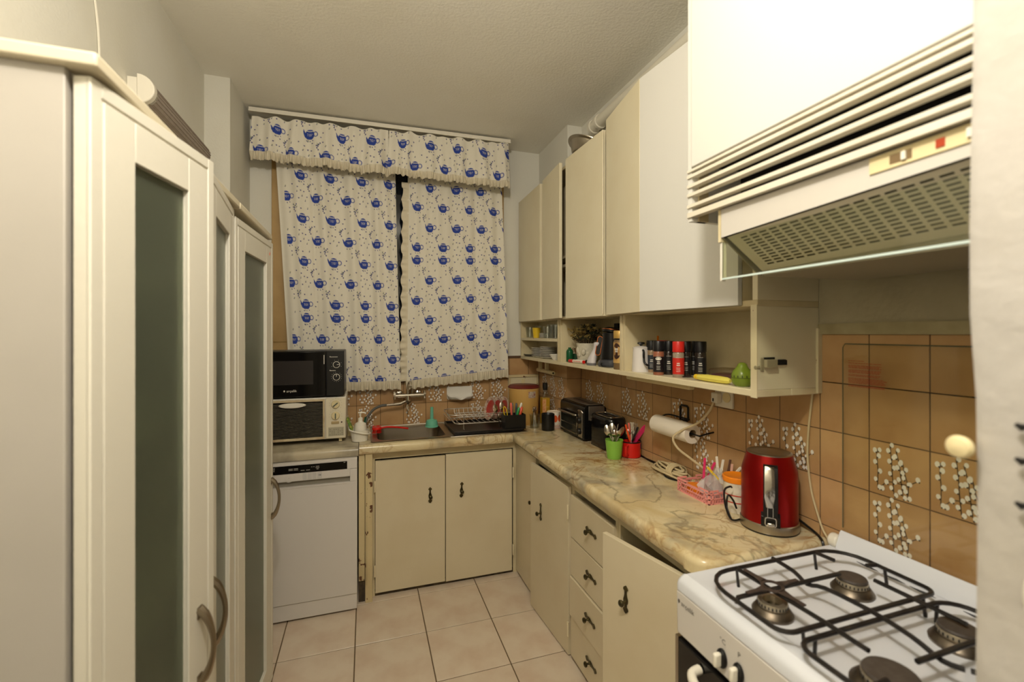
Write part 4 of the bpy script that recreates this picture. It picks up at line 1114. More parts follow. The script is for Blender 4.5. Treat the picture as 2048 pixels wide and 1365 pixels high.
# ceramic soap dish on the tiles
sd = thing('soap_dish', 'white ceramic soap dish fixed on the tiles below the curtain', 'soap dish', (0.612, 3.03, 1.06))
b = MB(); b.prism([(-0.088, 0.045), (0.088, 0.045), (0.088, -0.03), (0.08, -0.045), (-0.08, -0.045), (-0.088, -0.03)][::-1], -0.012, 0.0, 'y'); b.build('back', PORC, sd, bevel=0.004)
lipz = lambda x: -0.024 - 0.012*math.exp(-(x/0.022)**2) + 0.006*math.exp(-((abs(x)-0.05)/0.02)**2)
prof_ = [(-0.012, 0.040, 0), (-0.013, 0.005, 0), (-0.018, -0.026, 0), (-0.034, -0.040, 0), (-0.056, -0.038, .4), (-0.070, -0.022, 1)]
b = MB(); vs = []; nx_ = 25
for th_ in (0.0, 0.006):
    for y, z, k in prof_:
        for i in range(nx_):
            x = -0.082+0.164*i/(nx_-1); e_ = (abs(x)/0.082)**6
            vs.append((x, y*(1-0.25*e_*(k > 0))-0.000, (z*(1-k)+(lipz(x))*k) - th_ + 0.012*e_*(0.2 < abs(z*25))))
n_ = len(prof_)*nx_; fs = []
for q in range(len(prof_)-1):
    for i in range(nx_-1):
        a = q*nx_+i; fs += [(a, a+1, a+nx_+1, a+nx_), (n_+a, n_+a+nx_, n_+a+nx_+1, n_+a+1)]
a = (len(prof_)-1)*nx_
for i in range(nx_-1): fs.append((a+i, a+i+1, n_+a+i+1, n_+a+i))
b.add(vs, fs); b.build('scoop', PORC, sd, sharp=70)
MB().tube([(-0.082+0.164*i/24, -0.069+0.017*(abs(i-12)/12)**6, lipz(-0.082+0.164*i/24)+0.012*(abs(i-12)/12)**6) for i in range(25)], 0.0065, 8).build('lip', PORC, sd)
for sx_ in (-1, 1): MB().tube(spline([(sx_*0.083, -0.008, 0.042), (sx_*0.084, -0.012, 0.0), (sx_*0.083, -0.03, -0.016), (sx_*0.082, -0.052, -0.012)], 5), 0.006, 8).build('side_rim', PORC, sd)
hp = thing('wall_hatch', 'white painted hatch frame on the tiles behind the tan canister', 'hatch', (1.08, 3.03, 1.0))
MB().box(-0.118, -0.018, -0.13, 0.108, 0.0, 0.172).build('board', EDGE_CREAM, hp, bevel=0.002)
b = MB()
for a in ((-0.118, 0.155, 0.108, 0.172), (-0.118, -0.13, -0.104, 0.155), (0.094, -0.13, 0.108, 0.155)): b.box(a[0], -0.026, a[1], a[2], -0.018, a[3])
b.build('frame', CHIPPED, hp, bevel=0.0015)
MB().box(-0.02, -0.024, 0.10, 0.004, -0.018, 0.14).build('latch', IVORY, hp, bevel=0.002)

# ================================================================ sink and what stands around it
sk = thing('sink', 'stainless steel sink with basin and drainer set in the marble', 'sink', (0.0, 0.0, CT))
b = MB(); ZT = 0.004
rx0, rx1, ry0, ry1 = 0.025, 0.952, 2.580, 2.992
bo = rrect(0.062, 2.612, 0.452, 2.945, 0.05, 5); bi = rrect(0.085, 2.635, 0.43, 2.922, 0.045, 5)
n = len(bo)
oo = []
for i, (x, y) in enumerate(bo): oo.append((min(max((x-0.257)*1.25+0.257, rx0), 0.47), min(max((y-2.7785)*1.3+2.7785, ry0), ry1)))
vs = [(x, y, ZT) for x, y in oo]+[(x, y, ZT) for x, y in bo]+[(x, y, -0.006) for x, y in bo]+[(x, y, -0.15) for x, y in bi]+[(0.257+(x-0.257)*0.2, 2.78+(y-2.7785)*0.2, -0.158) for x, y in bi]
fs = []
for q in range(4):
    for j in range(n):
        k = (j+1) % n; fs.append((q*n+j, q*n+k, (q+1)*n+k, (q+1)*n+j))
fs.append(tuple(range(4*n, 5*n)))
b.add(vs, fs); b.build('basin', STEEL, sk, sharp=50)
b = MB(); b.box(0.47, ry0, -0.001, rx1, ry1, 0.002)
for i in range(9): b.box(0.50, 2.63+0.036*i, 0.002, 0.92, 2.642+0.036*i, 0.0045)
b.box(0.47, ry0, 0.002, 0.49, ry1, ZT).box(rx1-0.012, ry0, 0.002, rx1, ry1, ZT).box(0.49, ry0, 0.002, rx1-0.012, ry0+0.016, ZT).box(0.49, ry1-0.02, 0.002, rx1-0.012, ry1, ZT)
b.build('drainer', STEEL, sk, bevel=0.001)
MB().lathe([(0.022, 0), (0.022, 0.003), (0.014, 0.004), (0, 0.002)], n=20).build('drain', CHROME, sk, (0.257, 2.78, -0.1575))
MB().box(0.025, 2.992, -0.001, 0.952, 3.008, 0.010).build('back_lip', STEEL, sk, bevel=0.002)
# microwave on the toaster oven
mo = thing('mini_oven', 'white mini oven with dark ribbed window and two dials, under the microwave', 'oven', (-0.335, 2.66, CT))
OL, OR_ = -0.225, 0.228
b = MB().box(OL, 0.012, 0.018, OR_, 0.272, 0.251); b.build('body', WHITEP, mo, bevel=0.006)
for x in (OL+0.03, OR_-0.03):
    for y in (0.03, 0.25): MB().box(x-0.008, y-0.008, 0.0, x+0.008, y+0.008, 0.019).build('foot', IVORY, mo)
MB().box(0.122, 0.0, 0.022, OR_-0.002, 0.013, 0.247).build('control_panel', mat('oven_panel', (222, 212, 186), 0.4), mo, bevel=0.004)
dd = MB(); dd.box(OL, 0.0, 0.022, 0.118, 0.012, 0.036).box(OL, 0, 0.232, 0.118, 0.012, 0.244).box(0.108, 0, 0.036, 0.118, 0.012, 0.232).box(OL, 0, 0.036, OL+0.012, 0.012, 0.232)
dd = dd.build('door', mat('oven_frame', (206, 190, 154), 0.45, vary=(20, (150, 108, 70), 0.5)), mo, bevel=0.002)
MB().box(OL+0.012, 0.004, 0.036, 0.108, 0.008, 0.232).build('door_window', BLACKG, dd)
b = MB()
for i in range(24): b.box(OL+0.013, 0.0015, 0.041+0.0078*i, 0.107, 0.0045, 0.0432+0.0078*i)
o = b.build('grill_bar', mat('grill_grey', (112, 106, 92), 0.4), dd); o['kind'] = 'stuff'
MB().lathe([(0, 0), (0.03, 0), (0.034, 0.006), (0.03, 0.014), (0, 0.016)], n=24, sx=2.0, sy=0.42, M=T(-0.044, 0.002, 0.216) @ RX(PI/2)).build('handle', WHITEP, dd)
for z, a in ((0.212, 0.7), (0.149, 1.57)):
    k = MB().lathe([(0.022, 0), (0.022, 0.004), (0.019, 0.012), (0, 0.013)], n=24, M=T(0.174, 0.0, z) @ RX(PI/2)).build('dial', IVORY, mo)
    MB().box(-0.015, -0.017, -0.003, 0.015, -0.0125, 0.003, M=T(0.174, 0, z) @ RY(-a)).build('pointer', mat('dial_pointer', (86, 96, 84), 0.4), k)
MB().box(0.152, -0.004, 0.103, 0.192, 0.001, 0.118).build('slider', mat('slider_tan', (178, 156, 112), 0.5), mo, bevel=0.002)
MB().lathe([(0.004, 0), (0.004, 0.003), (0, 0.003)], n=12, M=T(0.206, 0.0, 0.112) @ RX(PI/2)).build('lamp', mat('dark_lamp', (70, 30, 22), 0.3), mo)
b = MB(); b.box(0.137, -0.0008, 0.036, 0.217, 0.001, 0.085)
for zc, rr_ in ((0.212, 0.032), (0.149, 0.032)):
    for i in range(11):
        a = -0.6+i*(PI+1.2)/10
        b.box(0.174+rr_*math.cos(a)-0.0012, -0.0009, zc+rr_*math.sin(a)-0.0012, 0.174+rr_*math.cos(a)+0.0012, 0.001, zc+rr_*math.sin(a)+0.0012)
b.build('scale_print', mat('scale_grey', (176, 168, 144), 0.6), mo)
b = MB(); r = random.Random(3)
for i in range(4):
    for j in range(7):
        if r.random() < 0.75: b.box(0.143+0.0105*j, -0.0012, 0.043+0.0095*i, 0.143+0.0105*j+0.006, 0.0, 0.0455+0.0095*i)
o = b.build('small_print', mat('small_print', (110, 104, 92), 0.6), mo); o['kind'] = 'stuff'
mw = thing('microwave', 'black microwave standing on the white mini oven', 'microwave', (-0.34, 2.66, CT+0.2525))
ML, MR = -0.225, 0.224
MB().box(ML, 0.02, 0.008, MR, 0.272, 0.258).build('body', BLACK, mw, bevel=0.005)
for x in (ML+0.03, MR-0.03):
    for y in (0.04, 0.25): MB().box(x-0.009, y-0.009, 0.0, x+0.009, y+0.009, 0.009).build('foot', BLACK, mw)
dm = MB().box(ML, 0.0, 0.008, 0.128, 0.022, 0.256).build('door', BLACKG, mw, bevel=0.004)
MB().box(ML+0.03, -0.0006, 0.075, 0.065, 0.001, 0.205).build('door_window', mat('microwave_mesh', (50, 46, 44), 0.25), dm)
b = MB().text('arçelik', 0.019, T(-0.068, -0.0007, 0.036) @ M); b.prism([(-0.083, 0.041), (-0.079, 0.036), (-0.074, 0.041), (-0.076, 0.047), (-0.081, 0.047)], -0.0008, 0.0005)
b.build('lettering', mat('white_print', (226, 220, 206), 0.5), dm, smooth=False)
MB().box(0.131, 0.0, 0.008, MR, 0.022, 0.256).build('control_panel', BLACK, mw, bevel=0.003)
for z, pa in ((0.181, 1.45), (0.112, 0.0)):
    k = MB().lathe([(0.0185, 0), (0.0185, 0.006), (0.0172, 0.010), (0, 0.010)], n=26, M=T(0.184, 0.0, z) @ RX(PI/2)).build('dial', BLACK, mw)
    b = MB(); b.lathe([(0.0158, 0.0103), (0.0158, 0.011), (0.0182, 0.0103)], n=28, M=T(0.184, 0.0, z) @ RX(PI/2)); b.box(-0.0013, -0.0114, 0.002, 0.0013, -0.0102, 0.015, M=T(0.184, 0, z) @ RY(pa))
    b.build('dial_ring', mat('white_print', (226, 220, 206), 0.5), k)
b = MB()
for zc, n0 in ((0.181, 6), (0.112, 14)):
    for i in range(n0):
        a = -0.4+i*(PI+0.8)/(n0-1) if n0 == 6 else 0.2+i*(2*PI-0.9)/(n0-1)+PI/2
        b.box(0.184+0.026*math.cos(a)-0.001, -0.0006, zc+0.026*math.sin(a)-0.001, 0.184+0.026*math.cos(a)+0.001, 0.0, zc+0.026*math.sin(a)+0.001)

for z, k in ((0.222, 8), (0.146, 6)):
    for i in range(k): b.box(0.149+0.0052*i, -0.0006, z, 0.1525+0.0052*i, 0.0, z+(0.0062 if i == 0 else 0.0036))
o = b.build('scale_print', mat('white_print', (226, 220, 206), 0.5), mw, smooth=False); o['kind'] = 'stuff'
MB().box(0.118, -0.0008, 0.185, 0.1215, 0.0, 0.235).build('latch_mark', mat('white_print', (226, 220, 206), 0.5), dm)
tag(MB().lathe([(0.016, 0), (0.019, 0.0), (0.019, 0.06), (0.016, 0.06), (0.016, 0)], n=20, M=RX(-0.25)).build('plastic_ring', IVORY, None, (-0.085, 2.77, CT+0.0055)), 'cream tube standing behind the soap caddy beside the mini oven', 'tube')
# soap caddy
cy = thing('sink_caddy', 'white oval sink caddy with a loop handle, beside the mini oven', 'caddy', (-0.034, 2.665, CT))
MB().lathe([(0, 0), (0.042, 0), (0.05, 0.06), (0.048, 0.06), (0.04, 0.004), (0, 0.004)], n=28, sy=0.85).build('tub', WHITEP, cy)
MB().tube([(0.056*math.cos(a), 0.047*math.sin(a)-0.002, 0.052+0.014*math.cos(a*1.0+PI)) for a in [2*PI*i/24 for i in range(24)]], 0.0045, 8, closed=True).build('ring', WHITEP, cy)
MB().tube(spline([(-0.052, 0, 0.055), (-0.06, 0.01, 0.085), (-0.048, 0.025, 0.105)], 5), 0.004, 8).build('loop', WHITEP, cy)
sp = thing('soap_bottle', 'white soap bottle with pump top standing in the sink caddy', 'soap bottle', (-0.03, 2.662, CT+0.0045))
MB().lathe([(0, 0), (0.030, 0), (0.033, 0.01), (0.034, 0.075), (0.03, 0.092), (0.014, 0.102), (0.012, 0.108), (0, 0.108)], n=24).build('bottle', WHITEP, sp)
MB().lathe([(0.0125, 0.108), (0.0125, 0.122), (0.006, 0.126), (0.004, 0.128), (0.004, 0.148), (0.008, 0.150), (0.008, 0.156), (0, 0.157)], n=18).build('pump_collar', WHITEP, sp)
MB().tube([(-0.012, 0, 0.154), (0.02, -0.004, 0.154), (0.026, -0.004, 0.150)], 0.004, 8).build('nozzle', WHITEP, sp)
tag(MB().box(-0.007, -0.03, 0, 0.007, 0.03, 0.075).build('sponge', mat('sponge_green', (98, 132, 62), 0.95, vary=(60, (190, 186, 70), 0.9), bump=(200, 0.5)), None, (-0.074, 2.672, CT+0.06), bevel=0.005, rot=(0, -0.35, 0)), 'green and yellow sponge tucked in the loop of the sink caddy', 'sponge')
tag(MB().box(-0.006, -0.02, 0, 0.006, 0.02, 0.05).build('scourer', mat('scourer_green', (34, 84, 60), 0.95, bump=(200, 0.6)), None, (-0.012, 2.712, CT+0.072), bevel=0.004, rot=(0.2, 0.2, 0)), 'dark green scourer behind the soap pump', 'scourer')
# red dish brush
br = thing('dish_brush', 'red dish brush lying on the left rim of the sink', 'brush', (0.062, 2.79, CT+0.03))
MB().lathe([(0, 0.014), (0.026, 0.014), (0.029, 0.006), (0.028, 0.0), (0, 0.0)], n=20, sy=0.8).build('head', RED, br)
b = MB(); r = random.Random(8)
for i in range(46):
    a = r.uniform(0, 2*PI); q = 0.025*math.sqrt(r.random())
    b.tube([(q*math.cos(a), q*math.sin(a)*0.8, 0.0), (q*math.cos(a)*1.25, q*math.sin(a), -0.022)], 0.0015, 4)
    if i % 2: b.tube([(q*math.cos(a), 0.014, 0.005), (q*math.cos(a)*1.2, 0.03, 0.018)], 0.0015, 4)
o = b.build('bristles', RED, br); o['kind'] = 'stuff'
MB().tube(spline([(0.02, 0, 0.007), (0.06, 0.006, 0.01), (0.12, 0.018, 0.002), (0.185, 0.03, -0.012)], 5), 0.006, 8, rs=None, flat=1.5).build('handle', RED, br)
tag(MB().lathe([(0.041, 0), (0.043, 0.0), (0.043, 0.004), (0.039, 0.008), (0.037, 0.028), (0.033, 0.04), (0.013, 0.046), (0.011, 0.05), (0.0095, 0.125), (0.0075, 0.125), (0.009, 0.05), (0.03, 0.036), (0.036, 0.02), (0.041, 0)], n=28).build('funnel', TEAL, None, (0.405, 2.905, CT+0.0045), rot=(0.05, 0, 0)), 'mint green funnel standing upside down at the back of the sink', 'funnel')
# dish rack with tray
tag(MB().box(0.497, 2.602, 0.0, 0.925, 2.965, 0.006).box(0.497, 2.602, 0.006, 0.503, 2.965, 0.016).box(0.919, 2.602, 0.006, 0.925, 2.965, 0.016).box(0.503, 2.602, 0.006, 0.919, 2.608, 0.016).box(0.503, 2.959, 0.006, 0.919, 2.965, 0.016).build('drip_tray', BLACK, None, (0, 0, CT+0.005), bevel=0.001), 'black drip tray under the chrome dish rack', 'tray')
rk = thing('dish_rack', 'chrome wire dish rack on the black drip tray', 'dish rack', (0.0, 0.0, CT+0.011))
WIREM = mat('rack_wire', (226, 220, 210), 0.35, metal=0.9)
def ring(z, x0, x1, y0, y1, r=0.03): return frame_path(x0, y0, x1, y1, (r,)*4, z)
wr_ = 0.003
b = MB(); b.tube(ring(0.036, 0.525, 0.892, 2.712, 2.915), wr_, 7, closed=True); b.tube(ring(0.092, 0.485, 0.906, 2.706, 2.95, 0.045), wr_, 7, closed=True)
b.tube([(0.56, 2.93, 0.064), (0.88, 2.93, 0.064)], wr_, 7); b.tube([(0.56, 2.81, 0.062), (0.88, 2.81, 0.062)], wr_, 7); b.tube([(0.49, 2.74, 0.064), (0.49, 2.93, 0.064)], wr_, 7)
b.build('frame', WIREM, rk)
for x in (0.575, 0.87):
    MB().tube([(x, 2.707, 0.092), (x, 2.716, 0.04), (x, 2.712, 0.002), (x+0.004, 2.706, 0.0015)], wr_, 7).build('leg', WIREM, rk)
    MB().tube([(x, 2.949, 0.092), (x, 2.93, 0.04), (x, 2.93, 0.002)], wr_, 7).build('leg', WIREM, rk)
wm = MB().tube([(0, 2.712, 0.0385), (0, 2.80, 0.036), (0, 2.915, 0.0385)], 0.0021, 6).mesh('wire', [WIREM])
wm2 = MB().tube([(0, 2.949, 0.091), (0, 2.935, 0.062), (0, 2.82, 0.061), (0.0, 2.80, 0.060)], 0.0021, 6).mesh('wire', [WIREM])
for i in range(11): link('wire', wm, rk, (0.55+0.033*i, 0, 0)); link('wire', wm2, rk, (0.56+0.031*i, 0, 0))
for y in (2.76, 2.80, 2.85): MB().tube([(0.486, y, 0.092), (0.505, y, 0.06), (0.526, y, 0.037)], 0.0021, 6).build('wire', WIREM, rk)
# three red plates in the rack
PLR = mat('red_glaze', (196, 70, 62), 0.3); PLP = mat('plate_rim_print', (226, 208, 186), 0.35, vary=(55, (150, 52, 46), 1.0))
def plate(x, y, z, r, lab):
    t = thing('plate', lab, 'plate', (x, y, z), 0, 'red plates in the dish rack')
    n_ = Vector((-0.97, -0.16, 0.24)).normalized(); q = Vector((0, 0, 1)).rotation_difference(n_)
    t.rotation_mode = 'QUATERNION'; t.rotation_quaternion = q
    MB().lathe([(0, -0.004), (r*0.6, -0.004), (r*0.7, 0.0), (r, 0.008), (r, 0.010)], n=32).build('underside', PORC, t)
    MB().lathe([(0, 0.0), (r*0.62, 0.0), (r*0.7, 0.003)][::1], n=32).build('centre', PLR, t)
    MB().lathe([(r*0.7, 0.003), (r*0.97, 0.0095), (r, 0.010)], n=32).build('rim', PLP, t)
for i, wd in enumerate(('leftmost of three red plates with patterned rims standing in the dish rack', 'middle one of three red plates standing in the dish rack', 'rightmost of three red plates, against the canister side of the dish rack')):
    plate(0.79+0.046*i, 2.866, CT+0.107, 0.079-0.003*i, wd)
# cutlery holder and utensils
ch_ = tag(MB().box(0.812, 2.618, 0.0, 0.948, 2.70, 0.004).box(0.812, 2.618, 0.004, 0.816, 2.70, 0.09).box(0.944, 2.618, 0.004, 0.948, 2.70, 0.09).box(0.816, 2.618, 0.004, 0.944, 2.622, 0.09).box(0.816, 2.696, 0.004, 0.944, 2.70, 0.09).box(0.86, 2.622, 0.004, 0.863, 2.696, 0.085).build('cutlery_holder', BLACK, None, (0, -0.006, CT+0.0115), bevel=0.001), 'black box-shaped cutlery holder at the right end of the dish rack', 'cutlery holder')
def stick(name, p0, p1, r0, r1, m, lab, cat, flat=1.0, group=None, mid=None):
    p0, p1 = Vector(p0), Vector(p1); L_ = (p1-p0)
    pts = [p0+L_*t for t in (0, 0.3, 0.5, 0.75, 0.94, 1.0)]
    rs = [r0, r0, (r0+r1)/2, r1, r1*0.95, r1*0.5]
    return tag(MB().tube([p-p0 for p in pts], r0, 8, rs=rs, flat=flat).build(name, m, None, p0), lab, cat, group)
zb = CT+0.016
def md(n_, c, rg=0.4): return mat(n_, c, rg)
stick('spatula', (0.873, 2.655, zb), (0.866, 2.662, zb+0.155), 0.003, 0.0085, md('coral', (226, 106, 84)), 'coral handle standing in the black cutlery holder', 'utensil')
stick('whisk', (0.884, 2.68, zb), (0.884, 2.682, zb+0.15), 0.003, 0.005, md('slate', (96, 112, 108)), 'thin slate grey handle next to the coral one in the cutlery holder', 'utensil')
stick('ladle', (0.888, 2.64, zb), (0.902, 2.66, zb+0.152), 0.003, 0.008, md('charcoal', (52, 56, 62)), 'charcoal handle in the middle of the black cutlery holder', 'utensil')
stick('knife', (0.878, 2.632, zb), (0.912, 2.64, zb+0.127), 0.003, 0.0085, md('bright_green', (22, 152, 74)), 'bright green knife handle in the black cutlery holder', 'knife')
stick('spoon', (0.90, 2.68, zb), (0.944, 2.68, zb+0.148), 0.003, 0.0085, WHITEP, 'white handle leaning right in the black cutlery holder', 'utensil')
stick('knife', (0.896, 2.64, zb), (0.938, 2.655, zb+0.126), 0.003, 0.0095, md('vermilion', (232, 78, 26)), 'orange red knife handle leaning right in the black cutlery holder', 'knife')
tag(MB().tube([(0.010*math.cos(a), 0, 0.105+0.034*math.sin(a)) for a in [2*PI*i/20 for i in range(20)]], 0.0032, 7, closed=True, M=RY(-0.22)).tube([(0, 0, 0.0), (0.0, 0, 0.072)], 0.003, 6, M=RY(-0.1)).build('scissors', YELLOW, None, (0.846, 2.64, zb)), 'yellow scissors with a loop handle in the black cutlery holder', 'scissors')
def spoon_bm(L_, bw=0.016, bl=0.026):
    b = MB(); b.tube([(0, 0, 0), (0, 0, L_*0.55), (0, 0.002, L_-bl*1.7), (0, 0.001, L_-bl*1.3)], 0.002, 6, rs=[0.0035, 0.0025, 0.0022, 0.003], flat=1.0)
    vs = []; fs = []; nu, nv = 5, 14
    for i in range(nu+1):
        q = i/nu
        for j in range(nv):
            a = 2*PI*j/nv
            vs.append((q*bw*math.cos(a)*(1-0.15*math.sin(a)), -0.007*(1-q*q)+0.003, L_-bl+q*bl*math.sin(a)))
    for i in range(nu):
        for j in range(nv): fs.append((i*nv+j, i*nv+(j+1) % nv, (i+1)*nv+(j+1) % nv, (i+1)*nv+j))
    b.add(vs, fs); return b
def fork_bm(L_):
    b = MB(); b.tube([(0, 0, 0), (0, 0, L_*0.5), (0, 0, L_-0.055)], 0.003, 6, rs=[0.0045, 0.003, 0.0025])
    b.box(-0.010, -0.001, L_-0.055, 0.010, 0.001, L_-0.038)
    for i in range(4): b.box(-0.010+0.0056*i, -0.001, L_-0.038, -0.0075+0.0056*i, 0.001, L_)
    return b
CUT = mat('cutlery_steel', (216, 210, 200), 0.22, metal=1.0)
SP = spoon_bm(0.158, 0.0185, 0.028).mesh('spoon', [CUT]); SPS = spoon_bm(0.13, 0.012, 0.019).mesh('teaspoon', [CUT]); FK = fork_bm(0.158).mesh('fork', [CUT])
def lean(me, name, base, tx, ty, rz, lab, cat, group=None):
    o = link(name, me, None, base); o.rotation_euler = (ty, tx, rz); return tag(o, lab, cat, group)
lean(SP, 'serving_spoon', (0.80, 2.665, CT+0.02), -0.33, 0.05, 0.3, 'steel spoon head leaning left out of the dish rack, before the plates', 'spoon')
lean(SP, 'serving_spoon', (0.83, 2.68, CT+0.02), -0.12, -0.02, 0.2, 'steel spoon head just left of the yellow scissors', 'spoon')
# tan canister, oil bottle, glass of cutlery, cups
cn = thing('canister', 'tall tan canister with maroon lid in the corner by the hatch', 'canister', (1.020, 2.85, CT))
MB().lathe([(0, 0), (0.094, 0), (0.098, 0.006), (0.104, 0.235), (0.104, 0.242), (0, 0.242)], n=40).build('body', mat('canister_tan', (206, 164, 92), 0.4, vary=(5, (190, 140, 66), 0.4)), cn)
MB().lathe([(0.106, 0.238), (0.109, 0.241), (0.109, 0.247), (0.104, 0.252), (0.096, 0.258), (0, 0.260)], n=40).build('lid', mat('maroon_lid', (112, 40, 34), 0.35), cn)
MB().lathe([(0.1045, 0.232), (0.107, 0.234), (0.107, 0.240), (0.1045, 0.240)], n=40).build('rim', mat('canister_rim', (226, 190, 112), 0.4), cn)
b = MB()
for i in range(6):
    a0 = -1.62+0.09*i; a1 = a0+0.09; R1 = 0.1042
    b.rect((R1*math.cos(a0), R1*math.sin(a0), 0.18), (R1*math.cos(a1), R1*math.sin(a1), 0.18), (R1*math.cos(a1)*1.001, R1*math.sin(a1)*1.001, 0.222), (R1*math.cos(a0)*1.001, R1*math.sin(a0)*1.001, 0.222))
b.build('sticker', mat('sticker_print', (196, 186, 168), 0.5, vary=(90, (150, 76, 70), 1.0)), cn)
ob = thing('oil_bottle', 'square oil bottle with black cap beside the canister', 'bottle', (1.140, 2.765, CT))
MB().box(-0.029, -0.029, 0, 0.029, 0.029, 0.185).build('glass', THINGLASS, ob, bevel=0.006, seg=3)
MB().box(-0.0255, -0.0255, 0.003, 0.0255, 0.0255, 0.178).build('oil', mat('golden_oil', (206, 158, 40), 0.15), ob, bevel=0.004)
MB().box(-0.0295, -0.030, 0.02, -0.004, -0.0292, 0.17).build('label', mat('oil_label', (222, 170, 110), 0.6, vary=(70, (200, 96, 50), 0.8)), ob)
MB().lathe([(0.027, 0.185), (0.016, 0.205), (0.012, 0.215), (0.012, 0.235)], n=20).build('neck', THINGLASS, ob)
MB().lathe([(0, 0.228), (0.0145, 0.228), (0.0145, 0.236), (0.0165, 0.238), (0.0165, 0.276), (0, 0.278)], n=20).build('cap', BLACK, ob)
gj = tag(MB().lathe([(0, 0), (0.033, 0), (0.031, 0.006), (0.030, 0.05), (0.037, 0.085), (0.0355, 0.085), (0.0285, 0.05), (0.029, 0.007), (0, 0.005)], n=24).build('glass_tumbler', THINGLASS, None, (1.034, 2.682, CT)), 'small clear glass holding teaspoons before the canister', 'glass')
for i, (tx, ty, rz, nm) in enumerate(((0.12, 0.03, 0.4, 'tallest'), (-0.12, 0.08, 1.2, 'left-leaning'), (-0.20, -0.05, 2.0, 'far-left'), (0.17, -0.05, 2.7, 'right-leaning'), (0.02, 0.12, 0.9, 'middle'))):
    lean(SPS, 'teaspoon', (1.034-tx*0.06, 2.682+ty*0.05, CT+0.007), tx, ty, rz*0.3, nm + ' teaspoon in the small clear glass before the canister', 'spoon', 'teaspoons in the clear glass')
tag(MB().lathe([(0, 0), (0.038, 0), (0.041, 0.004), (0.041, 0.103), (0.0395, 0.104), (0.038, 0.102), (0.038, 0.006), (0, 0.006)], n=30).build('black_cup', BLACK, None, (1.086, 2.585, CT)), 'plain black cup at the corner of the worktop', 'cup')
pc = thing('paper_cup_stack', 'stack of upturned white paper cups with orange dots, beside the black cup', 'paper cups', (1.150, 2.645, CT))
MB().lathe([(0.050, 0.028), (0.0435, 0.103), (0.042, 0.105), (0.04, 0.100), (0, 0.100)], n=32).build('cup', mat('paper_cup', (232, 220, 200), 0.6), pc)
for i in range(4): MB().lathe([(0.049, 0.0+0.007*i), (0.0525, 0.001+0.007*i), (0.0525, 0.004+0.007*i), (0.049, 0.006+0.007*i)], n=32).build('cup_rim', mat('paper_cup_rim', (232, 214, 196), 0.6) if i % 2 else mat('paper_cup_rim2', (222, 178, 158), 0.6), pc)
for a in (-2.5, -1.75, -1.0, -3.3):
    b = MB(); vs = [(0, 0, 0)]
    for i in range(16):
        q = 2*PI*i/16; aa = a+0.36*math.cos(q); z = 0.064+0.022*math.sin(q); rr_ = 0.0435+(0.103-z)/0.075*0.0065+0.0003
        vs.append((rr_*math.cos(aa), rr_*math.sin(aa), z))
    rr_ = 0.0435+(0.103-0.064)/0.075*0.0065+0.0008; vs[0] = (rr_*math.cos(a)*1.01, rr_*math.sin(a)*1.01, 0.064)
    b.add(vs, [(0, i, i % 16+1) for i in range(1, 17)]); b.build('printed_dot', mat('orange_dot', (232, 96, 40), 0.6), pc)
# black mini toaster oven and toaster by the wall
to = thing('toaster_oven', 'black counter toaster oven with glass door and chrome trim', 'toaster oven', (1.152, 2.545, CT), -PI/2)
TW, TD, TH = 0.315, 0.142, 0.204
MB().prism([(0, 0.012), (TD, 0.012), (TD, TH-0.02), (TD-0.02, TH), (0.022, TH), (0.004, TH-0.012), (0.0, TH-0.03)], 0.0, TW, 'x').build('body', mat('toaster_black', (18, 17, 16), 0.2), to, bevel=0.004, seg=3)
MB().prism([(0.022, TH-0.002), (TD-0.02, TH-0.002), (TD-0.02, TH+0.003), (0.022, TH+0.003)], 0.014, TW-0.004, 'x').box(TW-0.003, 0.03, 0.12, TW+0.003, TD-0.012, TH-0.006).build('top_cover', mat('toaster_grey', (128, 118, 106), 0.35, metal=0.7), to, bevel=0.004)
MB().box(0.05, 0.06, TH+0.0005, 0.22, 0.085, TH+0.0036).build('slot', BLACK, to); MB().box(0.245, 0.05, TH+0.0005, 0.292, 0.105, TH+0.0042).build('lever_recess', BLACK, to, bevel=0.002)
td_ = MB(); td_.tube([(0.014, -0.004, 0.03), (0.014, -0.004, 0.13)], 0.004, 8).tube([(0.24, -0.004, 0.03), (0.24, -0.004, 0.13)], 0.004, 8).tube([(0.014, -0.004, 0.03), (0.24, -0.004, 0.03)], 0.004, 8)
td_ = td_.build('door', STEEL, to)
MB().box(0.016, -0.003, 0.032, 0.238, -0.001, 0.138).build('door_window', mat('toaster_glass', (44, 44, 38), 0.08), td_)
MB().tube([(0.02, -0.0045, 0.072), (0.235, -0.0045, 0.072)], 0.002, 6).build('rack', STEEL, td_)
MB().tube(spline([(0.01, -0.006, 0.138), (0.02, -0.02, 0.14), (0.12, -0.026, 0.142), (0.23, -0.02, 0.14), (0.24, -0.006, 0.138)], 5), 0.005, 9).build('door_handle', STEEL, td_)
MB().box(0.254, -0.005, 0.02, 0.302, 0.002, 0.165).tube([(0.262, -0.006, 0.17), (0.302, -0.008, 0.172), (0.31, -0.002, 0.16)], 0.006, 8).build('control_panel', STEEL, to, bevel=0.003)
for z in (0.055, 0.115): MB().lathe([(0.018, 0), (0.018, 0.012), (0.015, 0.016), (0, 0.016)], n=22, M=T(0.278, -0.005, z) @ RX(PI/2)).build('dial', BLACK, to)
for x in (0.03, TW-0.03):
    for y in (0.02, TD-0.02): MB().lathe([(0, 0), (0.009, 0), (0.01, 0.013), (0, 0.013)], n=12).build('foot', BLACK, to, (x, y, 0))
ts = thing('toaster', 'glossy black toaster with chrome-rimmed slots behind the green cup', 'toaster', (1.165, 2.205, CT), -PI/2)
SW, SD, SH = 0.222, 0.122, 0.172
